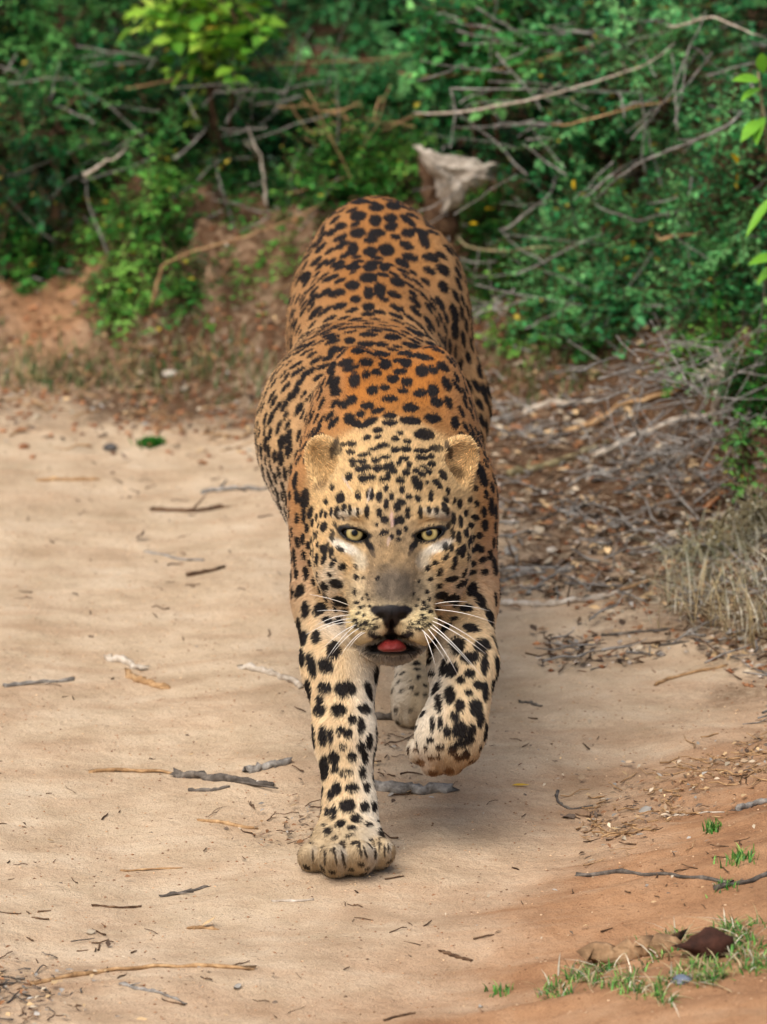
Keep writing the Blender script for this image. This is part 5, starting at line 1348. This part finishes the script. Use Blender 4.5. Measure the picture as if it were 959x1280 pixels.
# litter, crumbs and pebbles nobody could count
def scatter_leaves(name, label, N, fn, L0, L1, seed):
    r = np.random.default_rng(seed)
    X, Y = fn(r, N); Z = height(X, Y); n = len(X)
    L = r.uniform(L0, L1, n); a = r.uniform(0, 6.283, n)
    D = np.stack([np.cos(a), np.sin(a), r.normal(0, .25, n)], 1); D /= np.linalg.norm(D, axis=1, keepdims=True)
    Nn = np.stack([r.normal(0, .4, n), r.normal(0, .4, n), np.ones(n)], 1)
    V, F = leaves_mesh(np.stack([X, Y, Z+0.003+r.random(n)*0.008], 1), D, Nn, L, L*r.uniform(.25, .7, n))
    c = np.array(DRYC)[r.integers(0, len(DRYC), n)]*np.exp(r.normal(0, .25, n))[:, None]
    o = mesh_obj(name, V, F, DRY_M, None, False, dict(tint=np.repeat(c, 6, 0))); tag(o, label, 'litter', kind='stuff')
def right_zone(r, N):
    X = r.uniform(0.08, 0.95, N*3); Y = r.uniform(0.5, 2.9, N*3); t = bank_t(X, Y)
    p = np.stack([X, Y, X*0], -1)
    k = (t > -0.80+0.35*(fbm(p*4, 3)-0.5)*2) & (t < 0.5) & (r.random(N*3) < np.clip(0.25+1.6*(fbm(p*8+3, 3)-0.35), 0, 1)) & (X > 0.12+0.1*(Y < 1.2))
    return X[k][:N], Y[k][:N]
def left_zone(r, N):
    X = r.uniform(-1.0, 0.2, N*3); t = r.normal(0.0, 0.16, N*3); Y = toe(X)+t
    return X[:N], Y[:N]
def path_zone(r, N):
    X = r.uniform(-0.7, 0.75, N*2); Y = r.uniform(-0.65, 2.3, N*2); p = np.stack([X, Y, X*0], -1)
    k = r.random(N*2) < np.clip((fbm(p*5+6, 3)-0.42)*4, 0.04, 1); return X[k][:N], Y[k][:N]
def corner_zone(r, N):
    X = r.normal(-0.46, 0.05, N); Y = r.normal(-0.43, 0.07, N); return X, Y
def mid_zone(r, N):
    X = np.concatenate([r.normal(-0.10, 0.05, N//2), r.normal(0.0, 0.05, N//2)]); Y = np.concatenate([r.normal(0.22, 0.08, N//2), r.normal(0.5, 0.12, N//2)]); return X, Y
def slope_zone(r, N):
    X = r.uniform(0.25, 0.62, N); Y = 0.18+(X-0.25)*0.9+r.normal(0, .09, N); return X, Y
scatter_leaves('leaf_litter', 'grey-brown broken leaf litter covering the right verge', 5200, right_zone, .006, .022, 1)
scatter_leaves('leaf_litter', 'brown leaf crumbs along the toe of the left bank', 1500, left_zone, .005, .016, 2)
scatter_leaves('leaf_litter', 'sparse leaf crumbs on the sandy track', 1100, path_zone, .002, .009, 3)
scatter_leaves('leaf_litter', 'dark leaf crumbs in the near left corner of the track', 260, corner_zone, .004, .013, 4)
scatter_leaves('leaf_litter', 'brown leaf crumbs between the legs of the leopard', 260, mid_zone, .004, .012, 5)
scatter_leaves('leaf_litter', 'grey leaf crumbs on the slope below the litter', 480, slope_zone, .003, .013, 6)
def scatter_twigs(name, label, N, fn, l0, l1, r0, seed, mat, lift=0.004, up=0.12):
    r = np.random.default_rng(seed); X, Y = fn(r, N); it = []
    Z = height(X, Y)
    for x, y, z in zip(X, Y, Z):
        a = r.uniform(0, 3.1416); l = r.uniform(l0, l1); d = np.array([math.cos(a), math.sin(a)*1.2, r.normal(0, up)])*l/2
        c = np.array([x, y, z+lift*r.random()+r0])
        pts = np.array([c-d, c-d*.3+r.normal(0, l*.05, 3), c+d*.35+r.normal(0, l*.05, 3), c+d]); rr = r0*r.uniform(.5, 1.5)
        gz = height(pts[:, 0], pts[:, 1])+rr*0.4; pts[:, 2] = np.maximum(pts[:, 2], gz)
        it.append((pts, np.array([1, .95, .85, .6])*rr))
    V, F = merge_tubes(it, 4); o = mesh_obj(name, V, F, mat); tag(o, label, 'litter', kind='stuff')
scatter_twigs('twig_litter', 'tangle of small grey twigs in the right litter', 620, right_zone, .02, .11, .0016, 11, W_GREY, .02, .25)
scatter_twigs('twig_litter', 'small brown twigs in the right litter', 420, right_zone, .02, .09, .0014, 12, W_BROWN, .015, .2)
scatter_twigs('twig_litter', 'small pale twigs along the left bank', 220, left_zone, .02, .09, .0014, 13, W_TAN, .01, .2)
scatter_twigs('twig_litter', 'tiny dark twig scraps on the sandy track', 420, path_zone, .006, .030, .0009, 14, W_BROWN, .001, .03)
scatter_twigs('twig_litter', 'tiny twig scraps between the legs of the leopard', 50, mid_zone, .01, .035, .0010, 15, W_BROWN, .004, .1)
scatter_twigs('twig_litter', 'thin straws on the slope below the litter', 170, slope_zone, .01, .05, .0010, 16, W_TAN, .003, .06)
scatter_twigs('twig_litter', 'twig scraps in the near left corner of the track', 60, corner_zone, .01, .04, .0011, 17, W_DARK, .003, .08)
def pebbles(name, label, N, fn, r0, r1, seed, cols):
    r = np.random.default_rng(seed); X, Y = fn(r, N); n = len(X); Z = height(X, Y)
    base = np.array([(1, 0, 0), (-1, 0, 0), (0, 1, 0), (0, -1, 0), (0, 0, 1), (0, 0, -1.0)]); F0 = np.array([(0, 2, 4), (2, 1, 4), (1, 3, 4), (3, 0, 4), (2, 0, 5), (1, 2, 5), (3, 1, 5), (0, 3, 5)])
    s = r.uniform(r0, r1, n)**1.0
    V = base[None]*s[:, None, None]*r.uniform(.6, 1.3, (n, 6, 1))*np.array([1, 1, .6])+np.stack([X, Y, Z+s*.15], 1)[:, None]
    F = (F0[None]+(np.arange(n)*6)[:, None, None]).reshape(-1, 3)
    c = np.array(cols)[r.integers(0, len(cols), n)]*np.exp(r.normal(0, .15, n))[:, None]
    o = mesh_obj(name, V.reshape(-1, 3), F, attr_mat('pebble', 'tint', .95, .1), None, False, dict(tint=np.repeat(c, 6, 0))); tag(o, label, 'gravel', kind='stuff')
def all_path(r, N): return r.uniform(-.72, .75, N), r.uniform(-.68, 2.4, N)
pebbles('sand_grains', 'fine crumbs of sand and earth over the track', 9000, all_path, .0007, .0022, 21, [srgb(176, 140, 106), srgb(150, 110, 80), srgb(200, 170, 136), srgb(120, 90, 68)])
pebbles('earth_clods', 'small earth clods on the bank and litter', 1500, left_zone, .002, .008, 22, [srgb(130, 84, 56), srgb(160, 112, 78), srgb(104, 72, 52)])
pebbles('earth_clods', 'small earth clods on the right verge', 1500, right_zone, .002, .007, 23, [srgb(130, 84, 56), srgb(160, 112, 78), srgb(190, 176, 160)])

# grass
def grass(name, label, pts, n, h0, h1, w, cols, seed, lean=0.6, cat='grass', base=None):
    r = np.random.default_rng(seed)
    k = r.integers(0, len(pts), n); c = np.array(pts)[k]
    X = c[:, 0]+r.normal(0, 1, n)*c[:, 2]; Y = c[:, 1]+r.normal(0, 1, n)*c[:, 3]; Z = height(X, Y)-0.002
    H = r.uniform(h0, h1, n); a = r.uniform(0, 6.283, n); ln = r.uniform(.1, 1.0, n)*lean
    d = np.stack([np.cos(a), np.sin(a), np.zeros(n)], 1); s = np.stack([-np.sin(a), np.cos(a), np.zeros(n)], 1)
    V = np.empty((n, 7, 3)); P = np.stack([X, Y, Z], 1)
    for q, t in enumerate((0, .4, .75, 1.0)):
        p = P+d*(H*ln*t*t)[:, None]+np.array([0, 0, 1.0])*(H*(t-0.35*ln*t*t))[:, None]
        wd = w*(1, .9, .6, 0)[q]*r.uniform(.7, 1.3, n)
        if q < 3: V[:, q*2] = p-s*wd[:, None]; V[:, q*2+1] = p+s*wd[:, None]
        else: V[:, 6] = p
    b = (np.arange(n)*7)[:, None]
    F = np.concatenate([b+np.array([[0, 1, 3]]), b+np.array([[0, 3, 2]]), b+np.array([[2, 3, 5]]), b+np.array([[2, 5, 4]]), b+np.array([[4, 5, 6]])])
    col = np.array(cols)[r.integers(0, len(cols), n)]*np.exp(r.normal(0, .2, n))[:, None]
    o = mesh_obj(name, V.reshape(-1, 3), F, LEAF_M, None, False, dict(tint=np.repeat(col, 7, 0)))
    tag(o, label, cat, kind='stuff'); return o
gp_ = []; gr_ = np.random.default_rng(77)
for x, y, sx, sy in [(720, 1222, .02, .02), (760, 1225, .025, .02), (800, 1235, .03, .03), (840, 1240, .03, .03), (880, 1225, .03, .03), (920, 1190, .03, .03), (945, 1165, .03, .03), (900, 1165, .02, .02), (850, 1175, .02, .02), (950, 1210, .03, .03), (830, 1205, .03, .02)]:
    p = on_px(x, y)
    for _ in range(4): gp_.append((p[0]+gr_.normal(0, sx), p[1]+gr_.normal(0, sy*1.2), gr_.uniform(.004, .012), gr_.uniform(.004, .014)))
GRASSC = [srgb(70, 126, 48), srgb(104, 160, 70), srgb(56, 104, 44), srgb(140, 176, 90)]
STRAW = [srgb(200, 182, 140), srgb(170, 150, 110), srgb(212, 204, 180), srgb(130, 110, 80)]
grass('grass', 'short fresh green grass patch round the seed pod', gp_, 1100, .005, .022, .0011, GRASSC, 31, 1.6)
grass('dry_grass', 'bleached dead stalks mixed into the grass patch', gp_, 380, .008, .034, .0010, STRAW, 32, 2.4)
def tuft(name, label, spots, n, h0, h1, cols, seed, w=.0012, lean=.8):
    grass(name, label, [(*on_px(x, y)[:2], s, s) for x, y, s in spots], n, h0, h1, w, cols, seed, lean)
tuft('grass', 'tiny green grass tuft on the red shoulder by the knotted twig', [(925, 1075, .012), (890, 1040, .006)], 130, .008, .022, GRASSC, 33)
tuft('grass', 'few green blades by the pale straw edge of the track', [(905, 1110, .008), (625, 1240, .008), (700, 1235, .012)], 110, .006, .018, GRASSC, 34)
tuft('grass', 'bright green cushion tuft at the far edge of the sand', [(186, 557, .009), (192, 556, .007)], 420, .008, .018, [srgb(40, 110, 30), srgb(70, 140, 40), srgb(30, 84, 30)], 35, .0018)
tuft('dry_grass', 'grey-green dry wispy grass at the right edge of the litter', [(900, 745, .05), (940, 735, .04), (870, 735, .03), (945, 770, .03), (850, 745, .05), (920, 700, .05)], 260, .03, .12, [srgb(150, 150, 124), srgb(176, 168, 136), srgb(120, 128, 96), srgb(190, 184, 164)], 36, .0006, 2.2)
tuft('dry_grass', 'yellowish bent stalks at the foot of the wispy grass', [(930, 780, .04), (890, 765, .04), (950, 800, .02)], 220, .03, .12, STRAW, 37, .0009, 1.8)
tuft('grass', 'scattered weeds along the toe of the left bank', [(x, 468+8*math.sin(x), .03) for x in range(-20, 340, 24)], 700, .012, .045, [srgb(90, 110, 62), srgb(60, 96, 46), srgb(150, 140, 96)], 38, .0014, 1.0)
tuft('grass', 'weeds on the earth below the thorn shrub', [(x, 470, .03) for x in range(620, 760, 20)], 240, .012, .04, [srgb(70, 110, 56), srgb(110, 130, 74), srgb(150, 140, 96)], 39, .0013, 1.0)
for k, (x, y, Y, lb) in enumerate([(905, 690, 1.42, 'pale wispy seed heads above the dry grass'), (945, 660, 1.46, 'wispy grey seed heads beside the leafy green sprig'), (865, 715, 1.40, 'low wispy seed heads over the bleached branch end')]):
    c = at(x, y, Y); g = on_ground(c[0], c[1]+.02)
    shrub('wispy_weed', lb, 'plant', 'wispy weeds by the litter', g, c, (0.055, .05, .04), n_br=24, n_sprig=5, leaf=.0036, cols=[srgb(130, 134, 108), srgb(176, 174, 150), srgb(206, 204, 186)], seed=90+k, stems=5, sprig_len=.03, fill=.15, wood=W_OLIVE, lpk=6)
# feathery pale weed beside the dark stem
c = at(893, 470, 1.85); g = on_ground(c[0], c[1]+.03)
shrub('feathery_weed', 'feathery grey-white weed in front of the dark stem', 'plant', None, g, c, (0.032, .03, .032), n_br=12, n_sprig=4, leaf=.0045, cols=[srgb(150, 156, 130), srgb(196, 196, 176), srgb(216, 214, 200)], seed=80, stems=3, sprig_len=.02, fill=.2, wood=W_PALE, lpk=7)
